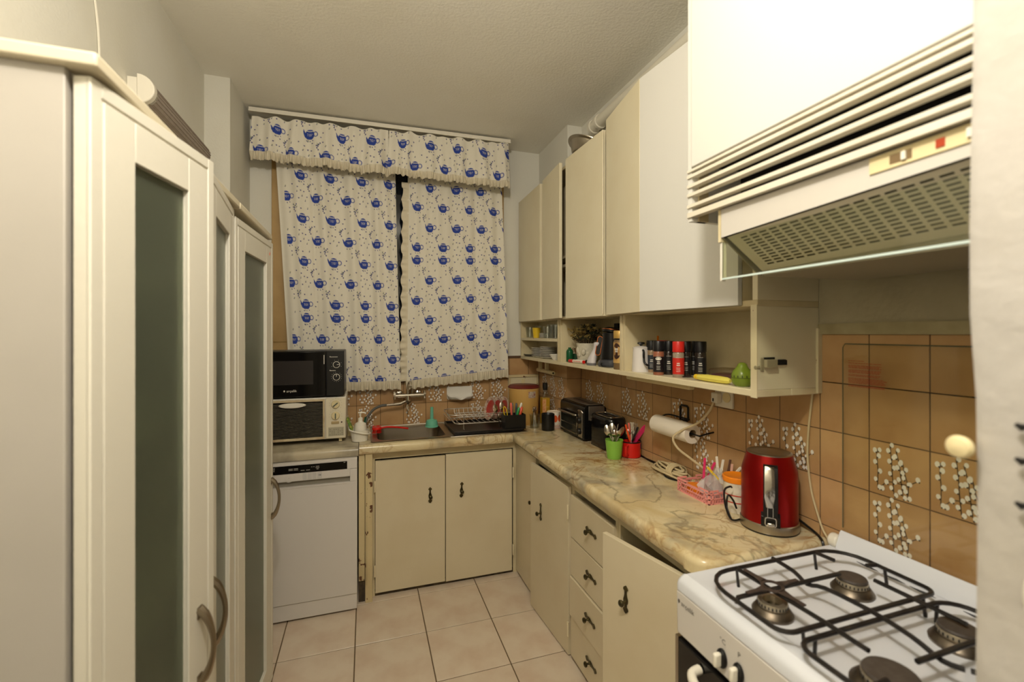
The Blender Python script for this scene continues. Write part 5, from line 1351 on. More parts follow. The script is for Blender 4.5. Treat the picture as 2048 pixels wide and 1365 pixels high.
out = rrect(0, 0, SW, SD, 0.045, 6)
b = MB(); lay = [(0.92, 0.004), (0.99, 0.014), (1.0, 0.05), (1.0, 0.10), (0.98, SH-0.02), (0.94, SH-0.005), (0.88, SH)]
n = len(out); vs = []; fs = []
for sc_, z in lay: vs += [(SW/2+(x-SW/2)*sc_, SD/2+(y-SD/2)*sc_, z) for x, y in out]
for i in range(len(lay)-1):
    for j in range(n): fs.append((i*n+j, i*n+(j+1) % n, (i+1)*n+(j+1) % n, (i+1)*n+j))
fs.append(tuple(range(n-1, -1, -1))); fs.append(tuple(range((len(lay)-1)*n, len(lay)*n)))
b.add(vs, fs); b.build('body', BLACKG, ts, sharp=60)
MB().box(0.012, 0.012, 0, SW-0.012, SD-0.012, 0.006).build('base', BLACK, ts)
b = MB(); rr2 = rrect(0.028, 0.022, SW-0.028, SD-0.022, 0.02, 4); b.tube([(x, y, SH) for x, y in rr2], 0.0035, 7, closed=True); b.build('trim_ring', CHROME, ts)
for y in (0.045, 0.08): MB().box(0.04, y-0.008, SH-0.001, SW-0.04, y+0.008, SH+0.0012).build('slot', DARK, ts); 
MB().box(0.002, 0.045, 0.10, -0.012, 0.075, 0.112).build('lever', STEEL, ts, bevel=0.003)
for z in (0.135, 0.15): MB().lathe([(0.006, 0), (0.006, 0.004), (0, 0.005)], n=12, M=T(0.03, 0.0045, z) @ RX(PI/2)).build('button', STEEL, ts)
# green cup and red mug full of cutlery
gc = thing('green_cup', 'lime green plastic cup full of spoons on the worktop', 'cup', (1.149, 1.905, CT))
MB().lathe([(0, 0), (0.033, 0), (0.0335, 0.008), (0.035, 0.009), (0.0435, 0.09), (0.042, 0.09), (0.0335, 0.012), (0, 0.010)], n=32).build('body', mat('lime', (136, 190, 72), 0.35), gc)
for i, (me, nm, tx, ty, rz, lab) in enumerate((
    (SP, 'spoon', -0.40, 0.02, 0.5, 'steel spoon leaning far left in the lime green cup'), (SP, 'spoon', -0.12, 0.05, 0.45, 'tall steel spoon with bowl facing front in the lime green cup'),
    (SPS, 'teaspoon', -0.26, 0.12, 0.5, 'short teaspoon between the two big spoons in the lime green cup'), (FK, 'fork', 0.18, -0.02, 1.9, 'steel fork seen edge-on in the lime green cup'),
    (SP, 'spoon', 0.46, 0.05, 1.2, 'steel spoon leaning right towards the red mug from the lime green cup'), (SPS, 'teaspoon', 0.34, 0.1, 0.7, 'teaspoon leaning right in the lime green cup'),
    (SPS, 'teaspoon', 0.04, -0.14, 0.6, 'teaspoon low in the middle of the lime green cup'))):
    w = Vector((0.82, -0.57, 0))     # lean sideways as seen from the room
    o = link(nm, me, None, (1.149-w.x*tx*0.05, 1.905-w.y*tx*0.05, CT+0.011))
    q1 = Matrix.Rotation(tx, 3, Vector((0.57, 0.82, 0))) @ Matrix.Rotation(-ty, 3, w) @ Matrix.Rotation(rz-1.05, 3, 'Z')
    o.rotation_euler = q1.to_euler(); tag(o, lab, 'fork' if nm == 'fork' else 'spoon', 'cutlery in the green cup')
rm = thing('red_mug', 'red enamel mug with dark rim full of forks, beside the lime green cup', 'mug', (1.243, 1.905, CT))
MB().lathe([(0, 0), (0.042, 0), (0.047, 0.004), (0.048, 0.075), (0.046, 0.075), (0.045, 0.006), (0, 0.005)], n=32).build('body', RED, rm)
MB().lathe([(0.0455, 0.074), (0.0495, 0.074), (0.0495, 0.079), (0.0455, 0.079), (0.0455, 0.074)], n=32).build('rim', BLACK, rm)
MB().tube(spline([(-0.036, -0.03, 0.062), (-0.056, -0.046, 0.062), (-0.060, -0.05, 0.045), (-0.056, -0.046, 0.022), (-0.037, -0.031, 0.018)], 5), 0.005, 8).build('handle', RED, rm)
b = MB()
for k, (a0, z0, da, dz) in enumerate(((-0.95, 0.045, 0.3, 0.022), (-1.0, 0.022, 0.3, 0.02))):
    for i in range(4):
        a = a0+da*i/4; a1 = a0+da*(i+1)/4; R1 = 0.0483+0.0001
        b.add([(R1*math.cos(a), R1*math.sin(a), z0), (R1*math.cos(a1), R1*math.sin(a1), z0), (R1*math.cos(a1), R1*math.sin(a1), z0+dz), (R1*math.cos(a), R1*math.sin(a), z0+dz)], [(0, 1, 2, 3)], k)
b.build('decal', [mat('decal_blue', (44, 60, 130), 0.5), mat('decal_yellow', (196, 150, 60), 0.5)], rm)
def inmug(me, nm, tx, ty, rz, lab, cat, m=None):
    w = Vector((0.82, -0.57, 0)); o = link(nm, me, None, (1.243-w.x*tx*0.05, 1.905-w.y*tx*0.05, CT+0.008))
    o.rotation_euler = (Matrix.Rotation(tx, 3, Vector((0.57, 0.82, 0))) @ Matrix.Rotation(-ty, 3, w) @ Matrix.Rotation(rz-1.05, 3, 'Z')).to_euler()
    tag(o, lab, cat, 'cutlery in the red mug')
inmug(FK, 'fork', 0.05, 0.12, 0.4, 'fork standing upright in the red mug, tines up', 'fork')
inmug(FK, 'fork', 0.22, 0.12, 0.6, 'fork leaning right in the red mug, tines up', 'fork')
inmug(FK, 'fork', -0.14, 0.08, 0.2, 'fork leaning left in the red mug', 'fork')
inmug(SPS, 'teaspoon', -0.22, -0.02, 0.3, 'teaspoon leaning left in the red mug', 'spoon')
KNF = MB().tube([(0, 0, 0), (0, 0, 0.07), (0, 0, 0.085), (0, 0, 0.152), (0, 0, 0.157)], 0.004, 8, rs=[0.002, 0.002, 0.0045, 0.005, 0.003], flat=0.7)
inmug(KNF.mesh('knife', [md('salmon', (232, 110, 92))]), 'knife', -0.10, 0.0, 0.3, 'salmon knife handle upright in the red mug', 'knife')
inmug(MB().add(KNF.v, KNF.f).mesh('knife', [md('vermilion', (232, 78, 26))]), 'knife', -0.24, -0.12, 0.3, 'orange knife handle behind the forks in the red mug', 'knife')
inmug(MB().add(KNF.v, KNF.f).mesh('knife', [BLACK]), 'knife', 0.34, -0.2, 0.3, 'black knife handle beside the pink spatula in the red mug', 'knife')
inmug(MB().box(-0.004, -0.002, 0.0, 0.004, 0.002, 0.07).prism([(-0.006, 0.06), (0.006, 0.06), (0.011, 0.085), (0.011, 0.17), (0.004, 0.185), (-0.006, 0.18), (-0.010, 0.16), (-0.010, 0.085)], -0.004, 0.004, 'y').mesh('spatula', [HOTPINK]), 'spatula', 0.60, 0.05, 0.9, 'hot pink spatula leaning right out of the red mug', 'spatula')
# pink basket with bag, clips; tub
pb = thing('pink_basket', 'small pink lattice plastic basket holding clips and a bag', 'basket', (1.15, 1.275, CT))
BX0, BX1, BY0, BY1, BH = 0.0, 0.125, 0.0, 0.165, 0.05
MB().box(BX0, BY0, 0, BX1, BY1, 0.003).build('bottom', PINK, pb)
for nm, P0, P1 in (('side', (0, 0), (0.125, 0)), ('side', (0, 0.165), (0.125, 0.165)), ('side', (0, 0), (0, 0.165)), ('side', (0.125, 0), (0.125, 0.165))):
    b = MB(); d = Vector((P1[0]-P0[0], P1[1]-P0[1], 0)); L_ = d.length; M2 = T(P0[0], P0[1], 0) @ RZ(math.atan2(d.y, d.x))
    for z in (0.0, 0.017, 0.034): b.box(0, -0.0015, z, L_, 0.0015, z+0.004, M=M2)
    b.box(0, -0.0022, 0.044, L_*0.32, 0.0022, 0.05, M=M2); b.box(L_*0.68, -0.0022, 0.044, L_, 0.0022, 0.05, M=M2); b.box(L_*0.3, -0.0022, 0.037, L_*0.7, 0.0022, 0.042, M=M2)
    for f in (0, 0.12, 0.88, 0.985): b.box(L_*f, -0.0015, 0, L_*f+0.004, 0.0015, 0.05, M=M2)
    k = int(L_/0.011)
    for i in range(k):
        x = L_*i/k
        b.add([(x, -0.001, 0.004), (x+0.003, -0.001, 0.004), (x+0.0085, -0.001, 0.017), (x+0.0055, -0.001, 0.017)], [(0, 1, 2, 3)], 0, M2)
        b.add([(x+0.0055, 0.001, 0.004), (x+0.0085, 0.001, 0.004), (x+0.003, 0.001, 0.017), (x, 0.001, 0.017)], [(0, 1, 2, 3)], 0, M2)
        if i % 3: b.add([(x+0.0055, 0.001, 0.021), (x+0.0085, 0.001, 0.021), (x+0.003, 0.001, 0.034), (x, 0.001, 0.034)], [(0, 1, 2, 3)], 0, M2)
    b.build('side', PINK, pb, smooth=False)
tag(MB().lathe([(0, 0), (0.027, 0), (0.029, 0.012), (0.026, 0.028), (0, 0.028)], n=24).build('orange_lid', ORANGE, None, (1.19, 1.398, CT+0.0035)), 'orange lid lying in the pink basket', 'dish')  # a loose lid lying in the basket, not a dish
b = MB(); r = random.Random(6); nv = 18
lay = [(0.03, 0.0), (0.042, 0.02), (0.045, 0.045), (0.036, 0.07), (0.016, 0.082), (0.012, 0.09), (0.024, 0.105)]
vs = []; fs = []
for i, (R1, z) in enumerate(lay):
    for j in range(nv):
        a = 2*PI*j/nv; q = R1*0.92*(1+0.42*math.sin(j*2.4+i*1.7)*r.uniform(0.3, 1)); vs.append((q*math.cos(a), q*math.sin(a)*1.1, z*0.95+(0.012*math.sin(5*a+2*i) if i else 0)))
for i in range(len(lay)-1):
    for j in range(nv): fs.append((i*nv+j, i*nv+(j+1) % nv, (i+1)*nv+(j+1) % nv, (i+1)*nv+j))
b.add(vs, fs); tag(b.build('plastic_bag', mat('bag_film', (226, 220, 216), 0.18, alpha=0.5), None, (1.222, 1.328, CT+0.004), smooth=False), 'crumpled clear plastic bag in the pink basket', 'plastic bag')
def clip(base, tx, ty, L_, m, lab):
    b = MB().box(-0.004, -0.0035, 0, 0.004, -0.0005, L_).box(-0.004, 0.0005, 0, 0.004, 0.0035, L_*0.96).box(-0.0045, -0.0045, L_*0.5, 0.0045, 0.0045, L_*0.56)
    w = Vector((0.78, -0.62, 0)); o = b.build('bag_clip', m, None, base, bevel=0.0008)
    o.rotation_euler = (Matrix.Rotation(tx, 3, Vector((0.62, 0.78, 0))) @ Matrix.Rotation(-ty, 3, w) @ Matrix.Rotation(-0.6, 3, 'Z')).to_euler(); tag(o, lab, 'bag clip', 'bag clips in the pink basket')
clip((1.205, 1.365, CT+0.055), 0.06, 0, 0.085, HOTPINK, 'upright deep pink bag clip, leftmost in the pink basket')
clip((1.206, 1.362, CT+0.040), 0.40, 0, 0.095, HOTPINK, 'deep pink bag clip leaning right in the pink basket')
clip((1.252, 1.285, CT+0.030), -0.72, 0, 0.115, YELLOW, 'long yellow bag clip lying slanted across the plastic bag')
clip((1.232, 1.318, CT+0.070), -0.08, 0, 0.085, WHITEP, 'taller white bag clip at the neck of the plastic bag')
clip((1.234, 1.316, CT+0.066), 0.16, 0, 0.08, WHITEP, 'shorter white bag clip with flower dots beside the taller one')
clip((1.236, 1.30, CT+0.045), 0.62, 0, 0.10, WHITEP, 'white bag clip leaning right towards the orange-lidded tub')
clip((1.268, 1.30, CT+0.055), 0.08, 0, 0.075, md('peach', (226, 180, 160)), 'peach bag clip at the back by the tiles')
clip((1.262, 1.31, CT+0.06), 0.14, 0, 0.085, md('brown_clip', (96, 66, 52)), 'brown bag clip at the back by the tiles')
tu = thing('food_tub', 'white tub with red stripes and orange lid, left of the red kettle', 'tub', (1.215, 1.215, CT))
MB().lathe([(0, 0.004), (0.038, 0.004), (0.041, 0.0), (0.0435, 0.1), (0, 0.1)], n=36).build('body', mat('tub_white', (226, 216, 198), 0.45, vary=(60, (190, 176, 150), 0.6)), tu)
for z in (0.034, 0.058): MB().lathe([(0.0423+z*0.022, z), (0.0427+z*0.022, z), (0.0427+z*0.022, z+0.003), (0.0423+z*0.022, z+0.003)], n=36).build('stripe', md('tub_red', (206, 52, 40)), tu)
MB().lathe([(0.044, 0.099), (0.046, 0.101), (0.047, 0.116), (0.044, 0.119), (0.040, 0.117), (0, 0.116)], n=36).build('lid', ORANGE, tu)
# red kettle
kt = thing('kettle', 'red metallic electric kettle with chrome and black handle', 'kettle', (1.206, 1.079, CT))
MB().lathe([(0, 0.004), (0.0815, 0.004), (0.083, 0.008), (0.0815, 0.027), (0.079, 0.029), (0, 0.029)], n=44).build('base', STEEL, kt)
MB().lathe([(0, 0), (0.081, 0), (0.082, 0.005), (0, 0.005)], n=44).build('foot_ring', BLACK, kt)
MB().lathe([(0, 0.0295), (0.079, 0.0295), (0.0795, 0.034), (0.0785, 0.06), (0.0785, 0.15), (0.0775, 0.182), (0.071, 0.205), (0.0665, 0.222), (0.064, 0.232), (0.06, 0.2335)], n=48).build('body', mat('metallic_red', (150, 16, 14), 0.28, metal=0.7), kt)
MB().lathe([(0.0625, 0.231), (0.0625, 0.236), (0.058, 0.238), (0.054, 0.2355), (0.03, 0.237), (0, 0.237)], n=40).build('lid', STEEL, kt)
ka = math.atan2(-0.70, -0.714)
KMx = RZ(ka+PI/2)      # local -Y looks at the camera side
b = MB(); prof = [(-0.070, 0.213), (-0.082, 0.205), (-0.089, 0.17), (-0.090, 0.10), (-0.087, 0.05), (-0.078, 0.034)]
b.prism([(-0.0775, 0.035), (-0.070, 0.213)][::-1] + [(p0-0.004, z) for p0, z in prof], -0.019, 0.019, 'x', M=KMx)
b.prism([(-0.074, 0.028), (-0.086, 0.03), (-0.089, 0.06), (-0.075, 0.07)], -0.025, 0.025, 'x', M=KMx)
b.build('handle', BLACK, kt, bevel=0.004, seg=3)
b = MB(); q = [(-0.096, 0.09), (-0.097, 0.12), (-0.0965, 0.165), (-0.089, 0.2), (-0.082, 0.209)]
vs = []; fs = []
for i, (yy, z) in enumerate(q):
    w = (0.009, 0.0135, 0.0135, 0.0125, 0.012)[i]
    vs += [(-w-0.003, yy, z), (0-0.003, yy-0.003, z), (w-0.003, yy, z)]
for i in range(len(q)-1):
    for j in range(2): fs.append((i*3+j, i*3+j+1, (i+1)*3+j+1, (i+1)*3+j))
b.add(vs, fs, 0, KMx); b.build('handle_inlay', CHROME, kt, sharp=80)
MB().box(-0.009, -0.098, 0.135, 0.004, -0.0965, 0.15, M=KMx).build('button', STEEL, kt, bevel=0.001)
b = MB()
for x in (-0.008, 0.006): b.tube([(x, -0.0945, 0.092), (x, -0.0925, 0.06)], 0.0016, 6, M=KMx)
b.tube([(x, -0.094, z) for x, z in rrect(-0.014, 0.034, 0.014, 0.06, 0.006, 3)], 0.002, 6, closed=True, M=KMx); b.build('trim', CHROME, kt)
MB().box(-0.010, -0.097, 0.032, 0.010, -0.091, 0.045, M=KMx).build('switch', CHROME, kt, bevel=0.003, label='chrome switch at the foot of the handle')
MB().prism([(-0.018, 0.0), (0.018, 0.0), (0.010, 0.032), (-0.010, 0.032)], 0.205, 0.228, 'z', M=KMx @ T(0, 0.06, 0)).build('spout', mat('metallic_red', (150, 16, 14), 0.28, metal=0.7), kt, bevel=0.003)
MB().tube(spline([(-0.055, 0.055, 0.008), (-0.095, 0.055, 0.012), (-0.10, 0.075, 0.05), (-0.085, 0.095, 0.09), (-0.062, 0.096, 0.10), (-0.05, 0.10, 0.095)], 6), 0.0032, 7).tube(spline([(-0.095, 0.056, 0.012), (-0.085, 0.085, 0.04), (-0.075, 0.09, 0.075), (-0.06, 0.085, 0.06), (-0.045, 0.085, 0.03)], 5), 0.0032, 7).build('cord', BLACK, kt)
tag(MB().tube(spline([(1.284, 1.06, 0.895), (1.286, 1.02, 0.88), (1.284, 0.985, 0.869), (1.272, 0.962, 0.866), (1.262, 0.948, 0.862), (1.26, 0.942, 0.84)], 5), 0.0038, 7).build('black_cable', BLACK), 'black cord dropping between the worktop and the cooker', 'cable')

# ================================================================ things on the open shelf
SH0 = 1.307; SH1 = 1.4385
def glass_me(r0, r1, h): return MB().lathe([(0, 0), (r0, 0), (r1, h), (r1-0.0014, h), (r0-0.0014, 0.005), (0, 0.004)], n=20)
for i, (x, y, r0, r1, h, lab) in enumerate(((1.10, 2.955, 0.019, 0.028, 0.075, 'clear tumbler at the far left end of the small upper shelf'), (1.15, 2.915, 0.019, 0.027, 0.085, 'clear tumbler behind the yellow cup'),
        (1.14, 2.66, 0.024, 0.031, 0.088, 'leftmost clear glass cup right of the saucers on the small upper shelf'), (1.092, 2.61, 0.024, 0.03, 0.075, 'front clear glass cup on the small upper shelf'),
        (1.152, 2.585, 0.024, 0.031, 0.088, 'rear clear glass cup on the small upper shelf'), (1.11, 2.525, 0.024, 0.031, 0.085, 'clear glass cup next to the divider, second from right'), (1.15, 2.44, 0.024, 0.032, 0.085, 'clear glass cup hard against the divider'))):
    tag(glass_me(r0, r1, h).build('glass', THINGLASS, None, (x, y, SH1)), lab, 'glass', 'glasses on the small upper shelf')
tag(MB().lathe([(0, 0), (0.021, 0), (0.029, 0.068), (0.0275, 0.068), (0.02, 0.004), (0, 0.004)], n=24).build('yellow_cup', YELLOW, None, (1.093, 2.80, SH1)), 'yellow cup among the glasses on the small upper shelf', 'cup')
for i in range(4): tag(MB().lathe([(0, 0), (0.022, 0), (0.036, 0.006), (0.036, 0.0075), (0.02, 0.003), (0, 0.003)], n=24).build('saucer', PORC, None, (1.118, 2.725, SH1+0.0082*i)), ('bottom', 'second', 'third', 'top')[i] + ' saucer of the stack right of the yellow cup', 'saucer', 'stacked saucers')
def plates_stack(x, y, r, n_, lab, z=SH0):
    w = ('bottom', 'second', 'third', 'fourth', 'fifth', 'sixth', 'seventh')
    for i in range(n_):
        tag(MB().lathe([(0, 0), (r*0.55, 0), (r, 0.009), (r, 0.0105), (r*0.55, 0.0025), (0, 0.0025)], n=28).build('plate', PORC, None, (x, y, z+0.0108*i)), (w[i] if i < n_-1 else 'top') + ' white plate of the ' + lab, 'plate', lab)
plates_stack(1.128, 2.845, 0.052, 6, 'stack on the lower left shelf beside the wall')
plates_stack(1.124, 2.672, 0.056, 7, 'stack on the lower left shelf near the divider')
tag(MB().lathe([(0, 0), (0.045, 0), (0.062, 0.014), (0.061, 0.016), (0.044, 0.003), (0, 0.003)], n=28).build('dark_dish', md('dark_dish', (70, 66, 58), 0.25), None, (1.125, 2.965, SH0)), 'shallow dark dish at the far end of the lower shelf', 'dish')
b = MB(); vs = [(0, 0, 0.004)]; nv = 24
for j in range(nv):
    a = 2*PI*j/nv; q = 0.026*(1+0.12*(j % 2)); vs.append((q*math.cos(a)*0.5, q*math.sin(a)*0.5, 0.0)); 
for j in range(nv):
    a = 2*PI*j/nv; q = 0.03*(1+0.14*(j % 2)); vs.append((q*math.cos(a), q*math.sin(a)*1.15, 0.034))
fs = [(0, 1+(j+1) % nv, 1+j) for j in range(nv)] + [(1+j, 1+(j+1) % nv, 1+nv+(j+1) % nv, 1+nv+j) for j in range(nv)]
b.add(vs, fs); tag(b.build('fluted_bowl', PORC, None, (1.098, 2.50, SH0+0.0005)), 'small fluted white bowl before the plates, next to the divider', 'bowl')
# middle niche
gb = thing('green_bottle', 'small dark green bottle at the left of the middle niche', 'bottle', (1.108, 2.318, SH0))
MB().lathe([(0, 0), (0.018, 0), (0.020, 0.004), (0.020, 0.058), (0.016, 0.068), (0.009, 0.074), (0.008, 0.082), (0, 0.082)], n=20).build('body', mat('green_glass', (22, 84, 48), 0.12), gb)
pt = thing('small_plant', 'little dry brown plant in a dark pot behind the green bottle', 'plant', (1.150, 2.322, SH0))
MB().lathe([(0, 0), (0.016, 0), (0.021, 0.045), (0.018, 0.045), (0, 0.038)], n=16).build('pot', md('dark_green_pot', (28, 62, 40)), pt)
b = MB(); r = random.Random(9)
for i in range(22):
    a = r.uniform(0, 2*PI); L_ = r.uniform(0.03, 0.06)
    b.tube(spline([(0, 0, 0.038), (0.4*L_*math.cos(a)*0.5, 0.4*L_*math.sin(a)*0.5, 0.038+L_*0.7), (0.028*math.cos(a), 0.028*math.sin(a), 0.038+L_*0.6)], 4), 0.0009, 4)
o = b.build('dry_leaves', md('dry_brown', (120, 84, 46), 0.8), pt); o['kind'] = 'stuff'
po = thing('flower_pot', 'white ceramic pot with moulded face relief in the middle niche', 'pot', (1.172, 2.225, SH0))
MB().lathe([(0, 0), (0.042, 0), (0.056, 0.02), (0.062, 0.055), (0.059, 0.085), (0.062, 0.108), (0.058, 0.108), (0.055, 0.088), (0, 0.08)], n=36).build('body', mat('pot_white', (206, 198, 176), 0.5, bump=(60, 0.5)), po)
MB().ball((-0.045, -0.042, 0.06), 0.014, 0.014, 0.018).ball((-0.062, -0.005, 0.068), 0.008, 0.012, 0.02).build('relief', mat('pot_white', (206, 198, 176), 0.5), po)
MB().box(-0.064, -0.022, 0.035, -0.055, -0.002, 0.06).build('side_knob', mat('pot_white', (206, 198, 176), 0.5), po, bevel=0.003)
fb = thing('dried_flowers', 'bunch of dried cream flowers with dark leaves in the white ceramic pot', 'flowers', (1.172, 2.225, SH0+0.082))
r = random.Random(21); bs, bf, bl = MB(), MB(), MB()
for i in range(70):
    a = r.uniform(0, 2*PI); q = r.uniform(0.02, 0.10); hz_ = r.uniform(0.035, 0.115) * (1.1-q*3.5)
    e = Vector((min(q*math.cos(a), 0.08), q*math.sin(a), max(0.03, hz_)+0.012)); e.x = max(e.x, -0.098)
    bs.tube([(0.3*e.x, 0.3*e.y, 0.0), (0.6*e.x, 0.6*e.y, e.z*0.6), tuple(e)], 0.0009, 4)
    tgt = bf if i % 2 else bl
    for k in range(6 if i % 2 else 5):
        d = Vector((r.uniform(-1, 1), r.uniform(-1, 1), r.uniform(-0.3, 1))).normalized(); u = d.cross(Vector((0.3, 0.5, 0.8))).normalized()
        L_ = r.uniform(0.015, 0.024) if i % 2 else r.uniform(0.016, 0.028); w = 0.0085 if i % 2 else 0.005
        tgt.add([e, e+d*L_*0.5+u*w, e+d*L_, e+d*L_*0.5-u*w], [(0, 1, 2, 3)])
bs.build('stems', md('stem_brown', (70, 56, 34), 0.8), fb)
o = bf.build('blossoms', mat('dried_cream', (198, 178, 116), 0.8, vary=(40, (150, 120, 50), 0.7)), fb); o['kind'] = 'stuff'
o = bl.build('leaves', md('leaf_dark', (40, 46, 28), 0.7), fb); o['kind'] = 'stuff'
def marker(p0, p1, cm, lab):
    p0, p1 = Vector(p0), Vector(p1); d = (p1-p0); L_ = d.length; t = thing('marker_pen', lab, 'marker', p0, math.atan2(d.y, d.x))
    M2 = RY(PI/2)
    MB().lathe([(0, 0), (0.0085, 0), (0.0095, 0.003), (0.0095, L_*0.3), (0, L_*0.3)], n=14, M=M2).build('cap', cm, t)
    MB().lathe([(0.0088, L_*0.3), (0.0092, L_*0.32), (0.0092, L_*0.95), (0, L_*0.95)], n=14, M=M2).build('barrel', WHITEP, t)
    MB().lathe([(0.0088, L_*0.95), (0.0085, L_), (0, L_)], n=14, M=M2).build('end_plug', cm, t)
    b = MB(); 
    for k in range(6): b.rect((L_*(0.4+0.08*k), -0.0093-0.0003, -0.002), (L_*(0.4+0.08*k)+0.006, -0.0096, -0.002), (L_*(0.4+0.08*k)+0.006, -0.0096, 0.003), (L_*(0.4+0.08*k), -0.0096, 0.003))
    b.build('print', md('marker_print', (204, 70, 50)), t)
marker((1.079, 2.262, SH0+0.0097), (1.10, 2.125, SH0+0.0097), RED, 'white marker pen with red cap at the front of the middle niche')
marker((1.122, 2.095, SH0+0.0097), (1.088, 2.232, SH0+0.0097+0.0), BLACK, 'white marker pen with black cap behind the red-capped one') if False else marker((1.137, 2.120, SH0+0.0097), (1.108, 2.238, SH0+0.0097), BLACK, 'white marker pen with black cap behind the red-capped one')
wt = thing('hand_blender', 'pale grey appliance with flared foot leaning in the middle niche', 'appliance', (1.092, 2.03, SH0))
MB().lathe([(0, 0), (0.022, 0), (0.023, 0.012), (0, 0.012)], n=24, sy=1.35).build('foot', md('grey_foot', (112, 110, 112), 0.3), wt)
b = MB(); lay = [(0, 0.0, 0.022, 0.030, 0.0125), (0.002, -0.002, 0.021, 0.027, 0.03), (0.008, -0.008, 0.017, 0.019, 0.055), (0.014, -0.014, 0.012, 0.0125, 0.078), (0.018, -0.018, 0.013, 0.0135, 0.095), (0.02, -0.022, 0.017, 0.017, 0.112), (0.021, -0.023, 0.013, 0.013, 0.118)]
vs = []; fs = []; nv = 20
for cx, cy_, ra, rb, z in lay: vs += [(cx+ra*math.cos(2*PI*j/nv), cy_+rb*math.sin(2*PI*j/nv), z) for j in range(nv)]
for i in range(len(lay)-1):
    for j in range(nv): fs.append((i*nv+j, i*nv+(j+1) % nv, (i+1)*nv+(j+1) % nv, (i+1)*nv+j))
fs.append(tuple(range((len(lay)-1)*nv, len(lay)*nv))); b.add(vs, fs); b.build('body', md('pale_grey', (206, 200, 200), 0.3), wt, sharp=60)
cm = thing('coffee_maker', 'black electric coffee pot on its base with copper-edged handle', 'coffee maker', (1.150, 1.925, SH0))
MB().lathe([(0, 0), (0.068, 0), (0.07, 0.006), (0.066, 0.03), (0.055, 0.036), (0, 0.036)], n=36).build('base', md('dark_grey_base', (66, 66, 70), 0.25), cm)
MB().lathe([(0, 0.037), (0.054, 0.037), (0.056, 0.05), (0.046, 0.15), (0.047, 0.165), (0, 0.165)], n=36).build('jug', mat('jug_black', (16, 15, 15), 0.3), cm)
MB().lathe([(0, 0), (0.050, 0.0), (0.051, 0.012), (0.03, 0.024), (0, 0.027)], n=32, M=T(0, 0, 0.166) @ RX(0.0) @ RY(0.16)).build('lid', mat('jug_black', (16, 15, 15), 0.3), cm)
COP = mat('copper', (206, 118, 70), 0.22, metal=1.0)
MB().tube([(0.0515*math.cos(a), 0.0515*math.sin(a), 0.012) for a in [2*PI*i/32 for i in range(32)]], 0.002, 6, closed=True, M=T(0, 0, 0.166) @ RY(0.16)).build('lid_ring', COP, cm)
hm = Matrix.Translation((-0.032, 0.072, 0.10)) @ RZ(-0.6) @ RY(0.16)
hr = rrect(-0.012, -0.048, 0.012, 0.048, 0.0118, 5)
MB().tube([(x, -0.006, z) for x, z in hr], 0.0022, 6, closed=True, M=hm).build('handle_trim', COP, cm)
MB().prism(hr, -0.006, 0.008, 'y', M=hm).prism([(0.008, 0.03), (0.034, 0.036), (0.034, 0.046), (0.006, 0.046)], -0.002, 0.006, 'y', M=hm).build('handle', BLACK, cm)
MB().tube(spline([(-0.07, -0.02, 0.02), (-0.075, -0.03, 0.006), (-0.05, -0.06, 0.004), (0.0, -0.085, 0.004)], 5), 0.003, 6).build('cord', BLACK, cm)
tag(MB().box(-0.012, -0.02, 0, 0.012, 0.02, 0.215).build('black_box', BLACK, None, (1.265, 2.06, SH0), bevel=0.002), 'narrow black box standing behind the coffee maker', 'box')
cj = thing('coffee_jar', 'glass coffee jar with gold lid and dark label by the divider', 'jar', (1.092, 1.757, SH0))
MB().lathe([(0, 0), (0.029, 0), (0.031, 0.004), (0.031, 0.125), (0.028, 0.134), (0.028, 0.138), (0, 0.138)], n=28).build('glass', mat('coffee_fill', (122, 98, 66), 0.12), cj)
MB().lathe([(0.0313, 0.03), (0.0316, 0.03), (0.0316, 0.122), (0.0313, 0.122)], n=28).build('label', mat('gold_label', (204, 166, 96), 0.4, vary=(25, (110, 60, 40), 0.8)), cj)
b = MB(); vs = [(0, 0, 0)]
for i in range(18):
    q = 2*PI*i/18; aa = -2.72+0.62*math.cos(q); vs.append((0.0319*math.cos(aa), 0.0319*math.sin(aa), 0.083+0.036*math.sin(q)))
vs[0] = (0.0325*math.cos(-2.72), 0.0325*math.sin(-2.72), 0.083)
b.add(vs, [(0, i, i % 18+1) for i in range(1, 19)]); b.build('emblem', md('dark_emblem', (58, 34, 26)), cj)
b = MB()
for z, a0, a1 in ((0.088, -3.0, -2.45), (0.078, -2.9, -2.5)):
    for k in range(4):
        a = a0+(a1-a0)*k/4; c_ = a+(a1-a0)/5.5; b.rect((0.0329*math.cos(a), 0.0329*math.sin(a), z), (0.0329*math.cos(c_), 0.0329*math.sin(c_), z), (0.0329*math.cos(c_), 0.0329*math.sin(c_), z+0.008), (0.0329*math.cos(a), 0.0329*math.sin(a), z+0.008))
b.build('label_print', mat('white_print', (226, 220, 206), 0.5), cj)
MB().lathe([(0, 0.139), (0.030, 0.139), (0.031, 0.142), (0.031, 0.172), (0.029, 0.175), (0, 0.175)], n=28).build('lid', mat('gold_lid', (206, 168, 92), 0.35, metal=0.4), cj)
MB().lathe([(0.0295, 0.134), (0.0318, 0.134), (0.0318, 0.140), (0.0295, 0.140)], n=28).build('band', BLACK, cj)
